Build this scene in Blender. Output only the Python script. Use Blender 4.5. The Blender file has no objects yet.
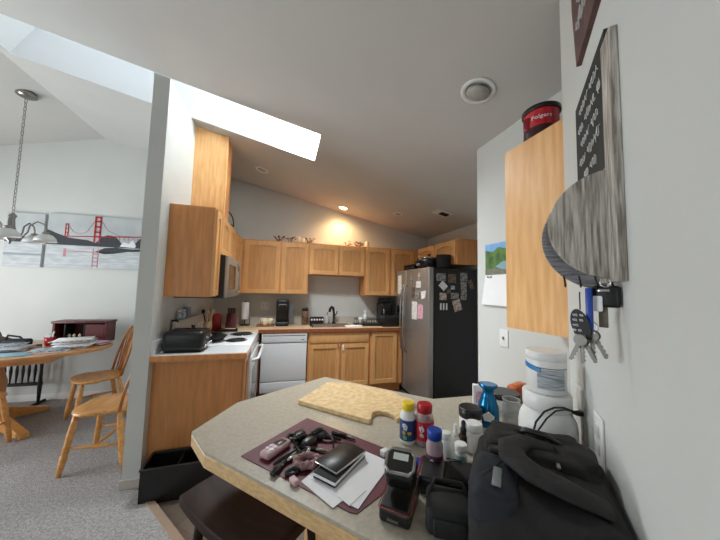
import bpy, bmesh, math, random
from mathutils import Matrix, Vector
random.seed(7)
PI = math.pi
C = bpy.context.scene.collection
sc = bpy.context.scene

# ------------------------------------------------------------ camera
yaw, pitch, roll = math.radians(15.5), math.radians(4.0), math.radians(1.4)
F0 = Vector((math.sin(yaw)*math.cos(pitch), math.cos(yaw)*math.cos(pitch), math.sin(pitch)))
R0 = Vector((math.cos(yaw), -math.sin(yaw), 0)); U0 = R0.cross(F0)
Rr = math.cos(roll)*R0 + math.sin(roll)*U0; Ur = -math.sin(roll)*R0 + math.cos(roll)*U0
cd = bpy.data.cameras.new('camera'); cam = bpy.data.objects.new('camera', cd); C.objects.link(cam)
cam.matrix_world = Matrix(((Rr.x, Ur.x, -F0.x, 0), (Rr.y, Ur.y, -F0.y, 0), (Rr.z, Ur.z, -F0.z, 1.45), (0, 0, 0, 1)))
cd.sensor_width = 36; cd.lens = 272/720*36; cd.clip_start = 0.02; cd.clip_end = 100
sc.camera = cam

# ------------------------------------------------------------ world, light, exposure
w = bpy.data.worlds.new('sky'); sc.world = w; w.use_nodes = True
bg = w.node_tree.nodes['Background']; bg.inputs[0].default_value = (.80, .90, 1.0, 1); bg.inputs[1].default_value = 1.0
def area(name, loc, rot, sx, sy, power, col):
    l = bpy.data.lights.new(name, 'AREA'); l.shape = 'RECTANGLE'; l.size = sx; l.size_y = sy; l.energy = power; l.color = col
    o = bpy.data.objects.new(name, l); C.objects.link(o); o.location = loc; o.rotation_euler = rot; return o
area('daylight_patio_door', (-4.35, 2.45, 1.15), (0, -PI/2, 0), 1.9, 1.7, 66, (.92, .97, 1.0))
sk = area('daylight_skylight', (-.02, 2.62, 3.08), (0, -.60, 0), .40, .44, 34, (.91, .97, 1.0)); sk.data.spread = 2.35
area('daylight_rear_window', (-2.7, -2.65, 1.4), (PI/2, 0, 0), 1.6, 1.2, 12, (.95, .97, 1.0))
sc.view_settings.view_transform = 'Standard'; sc.view_settings.look = 'None'
sc.view_settings.gamma = 1; sc.view_settings.use_curve_mapping = False
sc.view_settings.exposure = 0.80

# ------------------------------------------------------------ materials
def lin(c):
    return tuple(((v/255)/12.92 if v/255 <= .04045 else ((v/255+.055)/1.055)**2.4) for v in c) + (1,)
def mat(name, col, rough=.5, metal=0, var=0, scale=8, bump=0, bscale=80, coat=0, stretch=None, col2=None, emit=0, trans=0, detail=4, spec=None):
    m = bpy.data.materials.new(name); m.use_nodes = True
    nt = m.node_tree; b = nt.nodes['Principled BSDF']
    b.inputs['Roughness'].default_value = rough; b.inputs['Metallic'].default_value = metal
    b.inputs['Coat Weight'].default_value = coat; b.inputs['Transmission Weight'].default_value = trans
    if spec is not None: b.inputs['Specular IOR Level'].default_value = spec
    c1 = lin(col); b.inputs['Base Color'].default_value = c1
    tc = nt.nodes.new('ShaderNodeTexCoord'); mp = nt.nodes.new('ShaderNodeMapping')
    nt.links.new(tc.outputs['Object'], mp.inputs[0])
    if stretch: mp.inputs['Scale'].default_value = stretch
    if var or col2:
        n = nt.nodes.new('ShaderNodeTexNoise'); n.inputs['Scale'].default_value = scale; n.inputs['Detail'].default_value = detail
        nt.links.new(mp.outputs[0], n.inputs[0])
        r = nt.nodes.new('ShaderNodeValToRGB'); r.color_ramp.elements[0].position = .35; r.color_ramp.elements[1].position = .65
        if col2: ca, cb = lin(col2), c1
        else: ca, cb = tuple(v*(1-var) for v in c1[:3])+(1,), tuple(min(1, v*(1+var)) for v in c1[:3])+(1,)
        r.color_ramp.elements[0].color = ca; r.color_ramp.elements[1].color = cb
        nt.links.new(n.outputs[0], r.inputs[0]); nt.links.new(r.outputs[0], b.inputs['Base Color'])
    if bump:
        n2 = nt.nodes.new('ShaderNodeTexNoise'); n2.inputs['Scale'].default_value = bscale; n2.inputs['Detail'].default_value = 5
        nt.links.new(mp.outputs[0], n2.inputs[0])
        bp = nt.nodes.new('ShaderNodeBump'); bp.inputs['Strength'].default_value = bump; bp.inputs['Distance'].default_value = .01
        nt.links.new(n2.outputs[0], bp.inputs['Height']); nt.links.new(bp.outputs[0], b.inputs['Normal'])
    if emit:
        b.inputs['Emission Color'].default_value = c1; b.inputs['Emission Strength'].default_value = emit
    return m
def glassy(name, col, alpha, rough=.05):
    m = mat(name, col, rough); m.node_tree.nodes['Principled BSDF'].inputs['Alpha'].default_value = alpha; return m
def planks(name, c1, c2, c3, ang):
    m = bpy.data.materials.new(name); m.use_nodes = True; nt = m.node_tree; b = nt.nodes['Principled BSDF']
    b.inputs['Roughness'].default_value = .45
    tc = nt.nodes.new('ShaderNodeTexCoord'); mp = nt.nodes.new('ShaderNodeMapping'); mp.inputs['Rotation'].default_value = (0, 0, ang)
    br = nt.nodes.new('ShaderNodeTexBrick'); br.inputs['Scale'].default_value = 1; br.inputs['Brick Width'].default_value = 1.1; br.inputs['Row Height'].default_value = .15
    br.inputs['Mortar Size'].default_value = .0012; br.inputs['Color1'].default_value = lin(c1); br.inputs['Color2'].default_value = lin(c2); br.inputs['Mortar'].default_value = lin(c3)
    n = nt.nodes.new('ShaderNodeTexNoise'); n.inputs['Scale'].default_value = 6; n.inputs['Detail'].default_value = 8
    mp2 = nt.nodes.new('ShaderNodeMapping'); mp2.inputs['Scale'].default_value = (1, 9, 1); mp2.inputs['Rotation'].default_value = (0, 0, ang)
    mx = nt.nodes.new('ShaderNodeMix'); mx.data_type = 'RGBA'; mx.blend_type = 'MULTIPLY'; mx.inputs[0].default_value = .55
    nt.links.new(tc.outputs['Object'], mp.inputs[0]); nt.links.new(mp.outputs[0], br.inputs[0])
    nt.links.new(tc.outputs['Object'], mp2.inputs[0]); nt.links.new(mp2.outputs[0], n.inputs[0])
    nt.links.new(br.outputs[0], mx.inputs[6]); nt.links.new(n.outputs[0], mx.inputs[7]); nt.links.new(mx.outputs[2], b.inputs['Base Color'])
    return m
WALL = mat('wall_paint', (206, 208, 204), .75, var=.015, scale=3, bump=.04, bscale=200)
CEIL = mat('ceiling_paint', (200, 199, 195), .8, var=.015, scale=3, bump=.05, bscale=160)
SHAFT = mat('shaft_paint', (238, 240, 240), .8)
CARPET = mat('carpet_pile', (180, 176, 174), .95, col2=(138, 134, 132), scale=85, bump=.8, bscale=190, detail=6)
VINYL = planks('vinyl_plank', (122, 106, 92), (104, 90, 78), (70, 60, 52), math.radians(38))
MAPLE = mat('maple_front', (218, 166, 108), .38, var=.10, scale=5, stretch=(9, 9, 1), coat=.15)
MAPLE_P = mat('maple_door_panel', (200, 146, 90), .42, var=.10, scale=4, stretch=(7, 7, .8))
MAPLE_X = mat('maple_side', (208, 144, 86), .42, var=.12, scale=4, stretch=(8, 8, .8))
PANEL = mat('maple_veneer', (238, 190, 132), .4, col2=(222, 166, 104), scale=4, stretch=(9, 9, 1.0))
FILLER = mat('red_oak_filler', (150, 84, 52), .45, var=.15, scale=6, stretch=(8, 8, 1))
OAK = mat('oak_edge', (214, 178, 128), .4, var=.14, scale=10, stretch=(5, 5, 14))
LAM = mat('grey_laminate', (188, 181, 165), .3, col2=(172, 165, 150), scale=75, detail=8)
LAMB = mat('beige_laminate', (205, 182, 148), .35, var=.06, scale=70)
WHITEP = mat('white_plastic', (232, 232, 230), .35)
ENAMEL = mat('white_enamel', (232, 236, 240), .18, coat=.3)
BLACK = mat('black_plastic', (20, 20, 21), .35)
BLACKM = mat('black_matte', (16, 16, 18), .7)
STEEL = mat('brushed_steel', (168, 166, 164), .42, metal=.75, var=.06, scale=4, stretch=(1, 1, 40))
CHROME = mat('chrome', (205, 205, 205), .15, metal=1)
NICKEL = mat('brushed_nickel', (150, 147, 142), .3, metal=1)
FRSIDE = mat('fridge_side', (14, 15, 18), .45, bump=.05, bscale=300)
DARKWOOD = mat('espresso_wood', (46, 28, 20), .6, var=.3, scale=5, stretch=(1, 8, 8), spec=.25)
CHAIRW = mat('honey_oak', (206, 146, 78), .35, var=.16, scale=6, stretch=(1, 7, 7), coat=.2)
CHAIRD = mat('honey_oak_spindles', (160, 98, 46), .38, var=.15, scale=8)
TABLEW = mat('table_oak', (196, 138, 82), .3, var=.14, scale=3, stretch=(1, 9, 1), coat=.25)
CHALK = mat('chalkboard', (46, 48, 46), .8, var=.2, scale=6)
CHALKW = mat('chalk', (225, 225, 220), .9)
BARN = mat('weathered_wood', (206, 200, 190), .85, col2=(128, 120, 110), scale=20, stretch=(10, 10, .6), bump=.4, bscale=20, detail=8)
BARND = mat('weathered_dark', (160, 160, 164), .8, col2=(104, 104, 108), scale=12, stretch=(2, 2, 20))
BURG = mat('burgundy_vinyl', (96, 32, 48), .5, var=.12, scale=14)
PAPER = mat('paper', (236, 236, 238), .7)
PAPER2 = mat('newsprint', (200, 200, 198), .8, col2=(165, 168, 172), scale=30)
FABRIC = mat('backpack_nylon', (24, 22, 22), .8, var=.3, scale=30, bump=.35, bscale=30)
FABRIC2 = mat('backpack_padding', (36, 34, 34), .85, var=.15, scale=60, bump=.25, bscale=60)
NAVY = mat('navy_fabric', (28, 31, 40), .8)
RED = mat('red_plastic', (176, 20, 34), .3)
REDM = mat('red_can', (186, 22, 34), .25, coat=.3)
BLUE = mat('blue_plastic', (24, 66, 160), .35)
TEAL = mat('metallic_blue', (16, 110, 160), .22, metal=.6)
YEL = mat('yellow_plastic', (238, 206, 40), .4)
PINK = mat('pink_plastic', (196, 160, 164), .4)
SCRUNCH = mat('mauve_fabric', (150, 118, 118), .9, var=.2, scale=30, bump=.5, bscale=60)
CLEAR = glassy('clear_plastic', (225, 225, 225), .35)
AMBER = glassy('dark_gummies', (110, 30, 60), .8, .2)
SCREEN = mat('dark_glass', (14, 15, 17), .12, coat=.5)
LABELB = mat('blue_label', (30, 80, 140), .5, col2=(230, 235, 240), scale=45)
LABELR = mat('red_label', (190, 24, 40), .5)
LABELT = mat('fact_label', (205, 210, 214), .6, col2=(120, 130, 140), scale=70, stretch=(.3, .3, 3))
GREENL = mat('green_landscape', (96, 140, 60), .6, col2=(50, 80, 44), scale=14)
LEAF = mat('dried_leaves', (140, 90, 50), .8, col2=(96, 50, 30), scale=20)
CREAM = mat('cream_ceramic', (236, 222, 190), .4)
BRICKRED = mat('dark_red_wood', (84, 26, 28), .4, var=.1, scale=5)
WICKER = mat('grey_wicker', (120, 112, 104), .9, col2=(82, 76, 70), scale=60, bump=.6, bscale=60)
COLORS = [mat('print_%s' % n, c, .6, col2=c2, scale=40) for n, c, c2 in
          [('warm', (220, 210, 200), (120, 90, 80)), ('cool', (200, 210, 220), (80, 90, 110)), ('pink', (230, 190, 205), (200, 140, 170)),
           ('grey', (170, 168, 165), (60, 60, 60)), ('white', (240, 240, 238), (205, 205, 205)), ('sepia', (130, 110, 95), (50, 42, 40))]]
SEA = mat('misty_water', (205, 210, 212), .7, col2=(176, 182, 186), scale=6, stretch=(1, 1, 8))
MIST = mat('misty_sky', (196, 200, 200), .7, col2=(176, 182, 184), scale=3)
HILL = mat('dark_hills', (62, 66, 70), .8)
BRIDGE = mat('bridge_red', (186, 44, 52), .6)
REFL = mat('bridge_reflection', (190, 130, 138), .6)
GLASS = bpy.data.materials.new('window_glass'); GLASS.use_nodes = True
_nt = GLASS.node_tree; _nt.nodes.remove(_nt.nodes['Principled BSDF'])
_t = _nt.nodes.new('ShaderNodeBsdfTransparent'); _g = _nt.nodes.new('ShaderNodeBsdfGlossy'); _g.inputs['Roughness'].default_value = .02
_m = _nt.nodes.new('ShaderNodeMixShader'); _m.inputs[0].default_value = .06
_nt.links.new(_t.outputs[0], _m.inputs[1]); _nt.links.new(_g.outputs[0], _m.inputs[2]); _nt.links.new(_m.outputs[0], _nt.nodes['Material Output'].inputs[0])
BULB = mat('lamp_glow', (255, 214, 150), .5, emit=30)
SHADE = glassy('frosted_glass', (225, 226, 224), .9, .4)

# ------------------------------------------------------------ mesh helpers
class MB:
    def __init__(s): s.v = []; s.f = []; s.sm = []
    def add(s, vs, fs, M=None, smooth=False):
        b = len(s.v); s.v += [tuple((M @ Vector(v)) if M else v) for v in vs]
        s.f += [tuple(i+b for i in f) for f in fs]; s.sm += [smooth]*len(fs); return s
    def hexa(s, p, M=None):
        return s.add(p, [(0, 3, 2, 1), (4, 5, 6, 7), (0, 1, 5, 4), (1, 2, 6, 5), (2, 3, 7, 6), (3, 0, 4, 7)], M)
    def box(s, x0, x1, y0, y1, z0, z1, M=None):
        return s.hexa([(x0, y0, z0), (x1, y0, z0), (x1, y1, z0), (x0, y1, z0), (x0, y0, z1), (x1, y0, z1), (x1, y1, z1), (x0, y1, z1)], M)
    def rbox(s, x0, x1, y0, y1, z0, z1, r=.01, seg=3, M=None):
        bm = bmesh.new(); bmesh.ops.create_cube(bm, size=1)
        for v in bm.verts: v.co = Vector(((x0+x1)/2+v.co.x*(x1-x0), (y0+y1)/2+v.co.y*(y1-y0), (z0+z1)/2+v.co.z*(z1-z0)))
        bmesh.ops.bevel(bm, geom=bm.edges[:], offset=r, segments=seg, affect='EDGES', profile=.5)
        return s.bm(bm, M, True)
    def bm(s, bm, M=None, smooth=False):
        bm.verts.index_update(); s.add([tuple(v.co) for v in bm.verts], [tuple(v.index for v in f.verts) for f in bm.faces], M, smooth); bm.free(); return s
    def prism(s, poly, z0, z1, M=None):
        n = len(poly); a = sum(poly[i][0]*poly[(i+1) % n][1]-poly[(i+1) % n][0]*poly[i][1] for i in range(n))
        if a < 0: poly = poly[::-1]
        vs = [(x, y, z0) for x, y in poly] + [(x, y, z1) for x, y in poly]
        fs = [tuple(range(n-1, -1, -1)), tuple(range(n, 2*n))] + [(i, (i+1) % n, n+(i+1) % n, n+i) for i in range(n)]
        return s.add(vs, fs, M)
    def lathe(s, prof, M=None, seg=24, smooth=True, cx=0, cy=0):
        vs = []; fs = []
        for r, z in prof:
            r = max(r, .0002)
            for k in range(seg): a = 2*PI*k/seg; vs.append((cx+r*math.cos(a), cy+r*math.sin(a), z))
        n = len(prof)
        for i in range(n-1):
            for k in range(seg):
                k2 = (k+1) % seg; fs.append((i*seg+k, i*seg+k2, (i+1)*seg+k2, (i+1)*seg+k))
        s.add(vs, fs, M, smooth); b = len(s.v)-len(vs)
        s.f += [tuple(b+k for k in range(seg-1, -1, -1)), tuple(b+(n-1)*seg+k for k in range(seg))]; s.sm += [False, False]
        return s
    def cyl(s, p0, p1, r0, r1=None, seg=16, smooth=True):
        r1 = r0 if r1 is None else r1; p0 = Vector(p0); p1 = Vector(p1); d = p1-p0
        M = Matrix.Translation(p0) @ d.to_track_quat('Z', 'Y').to_matrix().to_4x4()
        return s.lathe([(r0, 0), (r1, d.length)], M, seg, smooth)
    def turned(s, p0, p1, prof, seg=14):
        p0 = Vector(p0); p1 = Vector(p1); d = p1-p0
        M = Matrix.Translation(p0) @ d.to_track_quat('Z', 'Y').to_matrix().to_4x4()
        return s.lathe([(r, t*d.length) for t, r in prof], M, seg)
    def tube(s, pts, r, seg=8, closed=False, flat=1):
        pts = [Vector(p) for p in pts]; n = len(pts); vs = []; fs = []; up = None
        for i, p in enumerate(pts):
            a = pts[i-1] if (i or closed) else p; b = pts[(i+1) % n] if (i < n-1 or closed) else p
            t = (b-a).normalized()
            if up is None: up = Vector((0, 0, 1)) if abs(t.z) < .9 else Vector((1, 0, 0))
            x = t.cross(up).normalized(); up = x.cross(t).normalized(); rr = r[i] if isinstance(r, (list, tuple)) else r
            for k in range(seg):
                an = 2*PI*k/seg; vs.append(tuple(p + x*math.cos(an)*rr + up*math.sin(an)*rr*flat))
        for i in range(n if closed else n-1):
            j = (i+1) % n
            for k in range(seg): fs.append((i*seg+k, i*seg+(k+1) % seg, j*seg+(k+1) % seg, j*seg+k))
        if not closed: fs += [tuple(range(seg-1, -1, -1)), tuple((n-1)*seg+k for k in range(seg))]
        return s.add(vs, fs, None, True)
    def ball(s, c, r, M=None, sz=(1, 1, 1), sub=2):
        bm = bmesh.new(); bmesh.ops.create_icosphere(bm, subdivisions=sub, radius=r)
        for v in bm.verts: v.co = Vector((v.co.x*sz[0]+c[0], v.co.y*sz[1]+c[1], v.co.z*sz[2]+c[2]))
        return s.bm(bm, M, True)
    def door(s, x0, x1, z0, z1, arch=0, y=0, th=.02, fr=.055, rec=.014):
        """framed cabinet door facing -Y, front face at y-th, panel recessed; arch lifts the panel's top edge"""
        yf = y-th; N = 10; fr = min(fr, (x1-x0)*.28)
        inn = [(x0+fr, z0+fr), (x1-fr, z0+fr)]; out = [(x0, z0), (x1, z0)]
        zt = z1-fr-arch
        for i in range(N+1):
            t = i/N; x = x1-fr-(x1-x0-2*fr)*t; inn.append((x, zt+arch*math.sin(PI*t)**.8 if 0 < t < 1 else zt))
            out.append((x1 if i == 0 else x0 if i == N else x, z1))
        n = len(inn); vs = [(x, yf, z) for x, z in out]+[(x, yf, z) for x, z in inn]+[(x, yf+rec, z) for x, z in inn]+[(x, y, z) for x, z in out]
        fs = []
        for i in range(n):
            j = (i+1) % n
            fs += [(i, j, n+j, n+i), (n+i, n+j, 2*n+j, 2*n+i), (3*n+i, 3*n+j, j, i)]
        fs += [tuple(range(2*n, 3*n)), tuple(range(4*n-1, 3*n-1, -1))]
        return s.add(vs, fs)
    def text(s, txt, size, M, ext=.0006, align='CENTER', shear=0, sx=1):
        cu = bpy.data.curves.new('t', 'FONT'); cu.body = txt; cu.size = size; cu.extrude = ext; cu.align_x = align; cu.align_y = 'CENTER'; cu.shear = shear; cu.resolution_u = 2
        o = bpy.data.objects.new('t', cu); me = bpy.data.meshes.new_from_object(o)
        s.add([(v.co.x*sx, v.co.y, v.co.z) for v in me.vertices], [tuple(p.vertices) for p in me.polygons], M)
        bpy.data.objects.remove(o); bpy.data.curves.remove(cu); bpy.data.meshes.remove(me); return s
def build(name, mb, m, parent=None, bev=0, sub=0, loc=None, rz=0):
    me = bpy.data.meshes.new(name); me.from_pydata(mb.v, [], mb.f); me.materials.append(m)
    me.polygons.foreach_set('use_smooth', mb.sm); me.validate(); me.update()
    bm = bmesh.new(); bm.from_mesh(me); bmesh.ops.recalc_face_normals(bm, faces=bm.faces[:]); bm.to_mesh(me); bm.free()
    o = bpy.data.objects.new(name, me); C.objects.link(o)
    if bev:
        b = o.modifiers.new('bevel', 'BEVEL'); b.width = bev; b.segments = 2; b.limit_method = 'ANGLE'
    if sub:
        b = o.modifiers.new('sub', 'SUBSURF'); b.levels = sub; b.render_levels = sub
    if parent: o.parent = parent
    if loc: o.location = loc; o.rotation_euler = (0, 0, rz)
    return o
def struct(name, mb, m, parent=None, **k):
    o = build(name, mb, m, parent, **k)
    if not parent: o['kind'] = 'structure'
    return o
def tag(o, label, cat, group=None):
    o['label'] = label; o['category'] = cat
    if group: o['group'] = group
    return o
def thing(name, label, cat, loc=(0, 0, 0), rz=0, group=None, rot=None):
    o = bpy.data.objects.new(name, None); o.empty_display_size = .05; C.objects.link(o); o.location = loc; o.rotation_euler = rot or (0, 0, rz)
    return tag(o, label, cat, group)
def single(name, mb, m, label, cat, loc=(0, 0, 0), rz=0, group=None, bev=0, sub=0):
    return tag(build(name, mb, m, None, bev, sub, loc, rz), label, cat, group)
def dup(root, loc, rz, label=None, group=None):
    r = root.copy(); C.objects.link(r); r.location = loc; r.rotation_euler = (0, 0, rz)
    if label: r['label'] = label
    if group: r['group'] = group
    for ch in list(root.children):
        c = ch.copy(); C.objects.link(c); c.parent = r
        for g in list(ch.children):
            d = g.copy(); C.objects.link(d); d.parent = c
    return r
D = math.radians
def scribble(mb, x0, z0, w_, h_, y, r, seed):
    rnd = random.Random(seed); x = x0
    while x < x0+w_-.01:
        L_ = min(rnd.uniform(.25, .55)*w_, x0+w_-x); n = max(6, int(L_/(h_*.42)))
        pts = []
        for k in range(n*4):
            a = k/4*2*PI*.5+rnd.uniform(-.2, .2); tall = 1.6 if rnd.random() < .12 else 1
            pts.append((x+L_*k/(n*4)+.18*h_*math.sin(a*1.7), y, z0+h_*.42*tall*math.sin(a)))
        mb.tube(pts, r, 4); x += L_+h_*.7
    return mb
# ------------------------------------------------------------ room shell
RX = -2.38; ZR = 3.37
def zc(x): return ZR-.21*(x-RX) if x >= RX else ZR+.26*(x-RX)
XL, XR, YB, YF = -4.2, 2.42, 4.3, -2.6
struct('floor', MB().box(XL-.1, XR+.1, YF-.1, YB+.1, -.1, 0), VINYL)
struct('floor', MB().prism([(XL, YF), (-2.35, YF), (.62, .41), (-.905, 2.335), (-1.04, 2.37), (-1.04, YB), (XL, YB)], .0, .014), CARPET)
_a, _b = Vector((-.905, 2.335, 0)), Vector((.62, .41, 0)); _d = (_b-_a); _n = Vector((_d.y, -_d.x, 0)).normalized()*-.022
struct('trim_1', MB().prism([tuple((_a+_n*q)[:2]) for q in (-1, 1)]+[tuple((_b+_n*q)[:2]) for q in (1, -1)], 0, .02), mat('transition_strip', (150, 128, 108), .5), bev=.003)
def gable(y0, y1, holes=()):
    M = Matrix(((1, 0, 0, 0), (0, 0, -1, 0), (0, 1, 0, 0), (0, 0, 0, 1)))
    return MB().prism([(XL, 0), (XR, 0), (XR, zc(XR)), (RX, ZR), (XL, zc(XL))], -y1, -y0, M)
struct('wall_back', gable(YB, YB+.1), WALL)
# rear wall with a window opening
mb = MB(); mb.box(XL, -3.5, YF-.1, YF, 0, zc(XL)); mb.box(-3.5, -1.9, YF-.1, YF, 0, .8); mb.box(-3.5, -1.9, YF-.1, YF, 2.0, 3.0); mb.box(-1.9, XR, YF-.1, YF, 0, zc(XR))
mb.hexa([(XL, YF-.1, 2.0), (RX, YF-.1, 2.9), (XR, YF-.1, 2.3), (XR, YF-.1, 2.3), (XL, YF-.1, zc(XL)+.02), (RX, YF-.1, ZR), (XR, YF-.1, zc(XR)), (XR, YF-.1, zc(XR))])
mb.prism([(-1.9, 2.2), (XR, 2.2), (XR, zc(XR)), (-1.9, zc(-1.9))], -YF, -YF+.1, Matrix(((1, 0, 0, 0), (0, 0, -1, 0), (0, 1, 0, 0), (0, 0, 0, 1))))
struct('wall_rear', mb, WALL)
# left wall with the patio-door opening
mb = MB(); mb.box(XL-.1, XL, YF, 1.5, 0, zc(XL)+.03); mb.box(XL-.1, XL, 3.4, YB, 0, zc(XL)+.03); mb.box(XL-.1, XL, 1.5, 3.4, 2.1, zc(XL)+.03)
struct('wall_left', mb, WALL)
def window(name, M, w_, h_, mull):
    f = MB()
    for a in ((0, w_, 0, .05), (0, w_, h_-.05, h_), (0, .05, 0, h_), (w_-.05, w_, 0, h_), (w_/2-.03, w_/2+.03, 0, h_)): f.box(a[0], a[1], -.03, .03, a[2], a[3], M)
    o = struct(name, f, WHITEP); build('pane', MB().box(.05, w_-.05, -.004, .004, .05, h_-.05, M), GLASS, o)
window('window_1', Matrix.Translation((XL-.05, 1.5, .0)) @ Matrix.Rotation(PI/2, 4, 'Z'), 1.9, 2.1, 1)
window('window_2', Matrix.Translation((-3.5, YF-.05, .8)), 1.6, 1.2, 1)
struct('wall_right', MB().box(XR, XR+.1, 1.7, YB, 0, zc(XR)+.02), WALL)
struct('wall_pantry', MB().box(1.427, 1.55, .2, 1.765, 0, zc(1.427)+.01).box(1.55, XR+.1, 1.65, 1.765, 0, zc(1.55)), WALL)
# near wall at 45 degrees (plane x-y=.25)
q = .7071
def wp(s, n=0, z=0): return Vector((.125+s*q-n*q, -.125+s*q+n*q, z))
_p = [wp(1.28), wp(-3.3), wp(-3.3, -.12), wp(1.28, -.12)]
struct('wall_near', MB().hexa([tuple(v[:2])+(0,) for v in _p]+[tuple(v[:2])+(zc(v.x)+.02,) for v in _p]), WALL)
# partition between kitchen and dining area
P = [(-1.04, 2.37), (-.93, 2.37), (-.93, YB), (-1.04, YB)]
struct('wall_partition', MB().hexa([p+(0,) for p in P]+[p+(zc(p[0])+.003,) for p in P]), WALL)
struct('baseboard_partition', MB().box(-1.052, -.925, 2.358, 2.40, 0, .075).box(-1.052, -1.04, 2.37, YB, 0, .075), mat('painted_trim', (200, 192, 180), .6), bev=.003)
struct('baseboard_back', MB().box(XL, -1.05, YB-.012, YB, .012, .09), WHITEP, bev=.003)
# ceiling with skylight opening
SX0, SX1, SY0, SY1 = -2.30, .262, 2.36, 2.88
mb = MB()
def slab(x0, x1, y0, y1, t=.06):
    mb.hexa([(x0, y0, zc(x0)), (x1, y0, zc(x1)), (x1, y1, zc(x1)), (x0, y1, zc(x0)), (x0, y0, zc(x0)+t), (x1, y0, zc(x1)+t), (x1, y1, zc(x1)+t), (x0, y1, zc(x0)+t)])
slab(XL-.1, RX, YF-.1, YB+.1); slab(RX, XR+.12, YF-.1, SY0); slab(RX, XR+.12, SY1, YB+.1); slab(RX, SX0, SY0, SY1); slab(SX1, XR+.12, SY0, SY1)
struct('ceiling', mb, CEIL)
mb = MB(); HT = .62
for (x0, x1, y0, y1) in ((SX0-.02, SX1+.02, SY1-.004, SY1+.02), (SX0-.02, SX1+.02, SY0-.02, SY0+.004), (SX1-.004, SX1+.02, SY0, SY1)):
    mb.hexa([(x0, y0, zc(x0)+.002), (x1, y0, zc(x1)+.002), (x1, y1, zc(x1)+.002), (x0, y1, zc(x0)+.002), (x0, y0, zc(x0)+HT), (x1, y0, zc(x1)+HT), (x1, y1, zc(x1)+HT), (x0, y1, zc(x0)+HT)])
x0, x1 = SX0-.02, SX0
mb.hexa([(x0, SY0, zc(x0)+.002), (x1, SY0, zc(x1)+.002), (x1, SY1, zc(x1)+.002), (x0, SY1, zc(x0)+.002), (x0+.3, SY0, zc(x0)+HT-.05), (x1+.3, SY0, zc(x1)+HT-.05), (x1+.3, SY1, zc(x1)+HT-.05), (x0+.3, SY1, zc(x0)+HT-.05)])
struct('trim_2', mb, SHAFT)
def skp(x0, x1, y0, y1, z0, z1): return [(x0, y0, zc(x0)+z0), (x1, y0, zc(x1)+z0), (x1, y1, zc(x1)+z0), (x0, y1, zc(x0)+z0), (x0, y0, zc(x0)+z1), (x1, y0, zc(x1)+z1), (x1, y1, zc(x1)+z1), (x0, y1, zc(x0)+z1)]
f = MB()
for a in ((SX0-.05, SX1+.05, SY0-.05, SY0+.02), (SX0-.05, SX1+.05, SY1-.02, SY1+.05), (SX0-.05, SX0+.02, SY0, SY1), (SX1-.02, SX1+.05, SY0, SY1), (-1.0, -.96, SY0, SY1)): f.hexa(skp(*a, HT, HT+.05))
o = struct('window_3', f, WHITEP); build('pane', MB().hexa(skp(SX0, SX1, SY0, SY1, HT+.02, HT+.028)), GLASS, o)

# ------------------------------------------------------------ cabinets
RX90 = Matrix.Rotation(PI/2, 4, 'X')
def cabinet(name, label, cat, loc, rz, w_, d, h, doors, arch=.03, toe=0, group=None, drawers=(), m=MAPLE_X, dm=MAPLE, pulls=()):
    t = thing(name, label, cat, loc, rz, group)
    b = MB().box(.0, w_, .0, d, toe, h)
    if toe: b.box(0.0, w_, .07, d, 0, toe)
    build('body', b, m, t, bev=.0015)
    for i, (x0, x1, z0, z1) in enumerate(doors):
        dm_ = MB().door(x0, x1, z0, z1, arch); dr = build('door', dm_, dm, t, bev=.0015)
        nn = len(dm_.v)//4; pv = dm_.v[2*nn:3*nn]
        build('door_panel', MB().prism([(v[0], v[2]) for v in pv], 0, .0015, Matrix.Translation((0, -.0062, 0)) @ RX90), MAPLE_P, dr)
        for (pi, px, pz, kind) in pulls:
            if pi == i:
                k = MB()
                if kind == 'knob': k.cyl((px, -.02, pz), (px, -.034, pz), .006, .006).ball((px, -.04, pz), .014)
                else: k.rbox(px-.012, px+.012, -.035, -.02, pz-.05, pz+.03, .004)
                build('latch' if kind != 'knob' else 'knob', k, WHITEP if kind != 'knob' else CHROME, dr)
    for (x0, x1, z0, z1) in drawers: build('drawer_front', MB().rbox(x0, x1, -.02, 0, z0, z1, .003, 2), dm, t)
    return t
# uppers on the back wall (front at y=4.0)
ZU, HU = 1.352, .752
cabinet('wall_cabinet', 'tall maple wall cabinet in the left corner of the back wall', 'cabinet', (-.60, 4.0, ZU), 0, .545, .298, HU, [(.065, .53, .01, HU-.02)], .012, group='upper cabinets on the back wall')
cabinet('wall_cabinet', 'full-height maple wall cabinet just above the coffee maker', 'cabinet', (-.055, 4.0, ZU), 0, .388, .298, HU, [(.012, .376, .01, HU-.02)], .012, group='upper cabinets on the back wall')
cabinet('wall_cabinet', 'short two-door maple wall cabinet above the sink', 'cabinet', (.333, 4.0, 1.64), 0, .85, .3, .464, [(.012, .43, .01, .444), (.45, .838, .01, .444)], .012, group='upper cabinets on the back wall')
cabinet('wall_cabinet', 'maple wall cabinet right of the short cabinet over the sink', 'cabinet', (1.183, 4.0, ZU), 0, .42, .3, HU, [(.02, .40, .01, HU-.02)], .012, group='upper cabinets on the back wall')
cabinet('wall_cabinet', 'maple wall cabinet on the back wall nearest the refrigerator', 'cabinet', (1.603, 4.0, ZU), 0, .47, .3, HU, [(.02, .40, .01, HU-.02)], .012, group='upper cabinets on the back wall')
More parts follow.
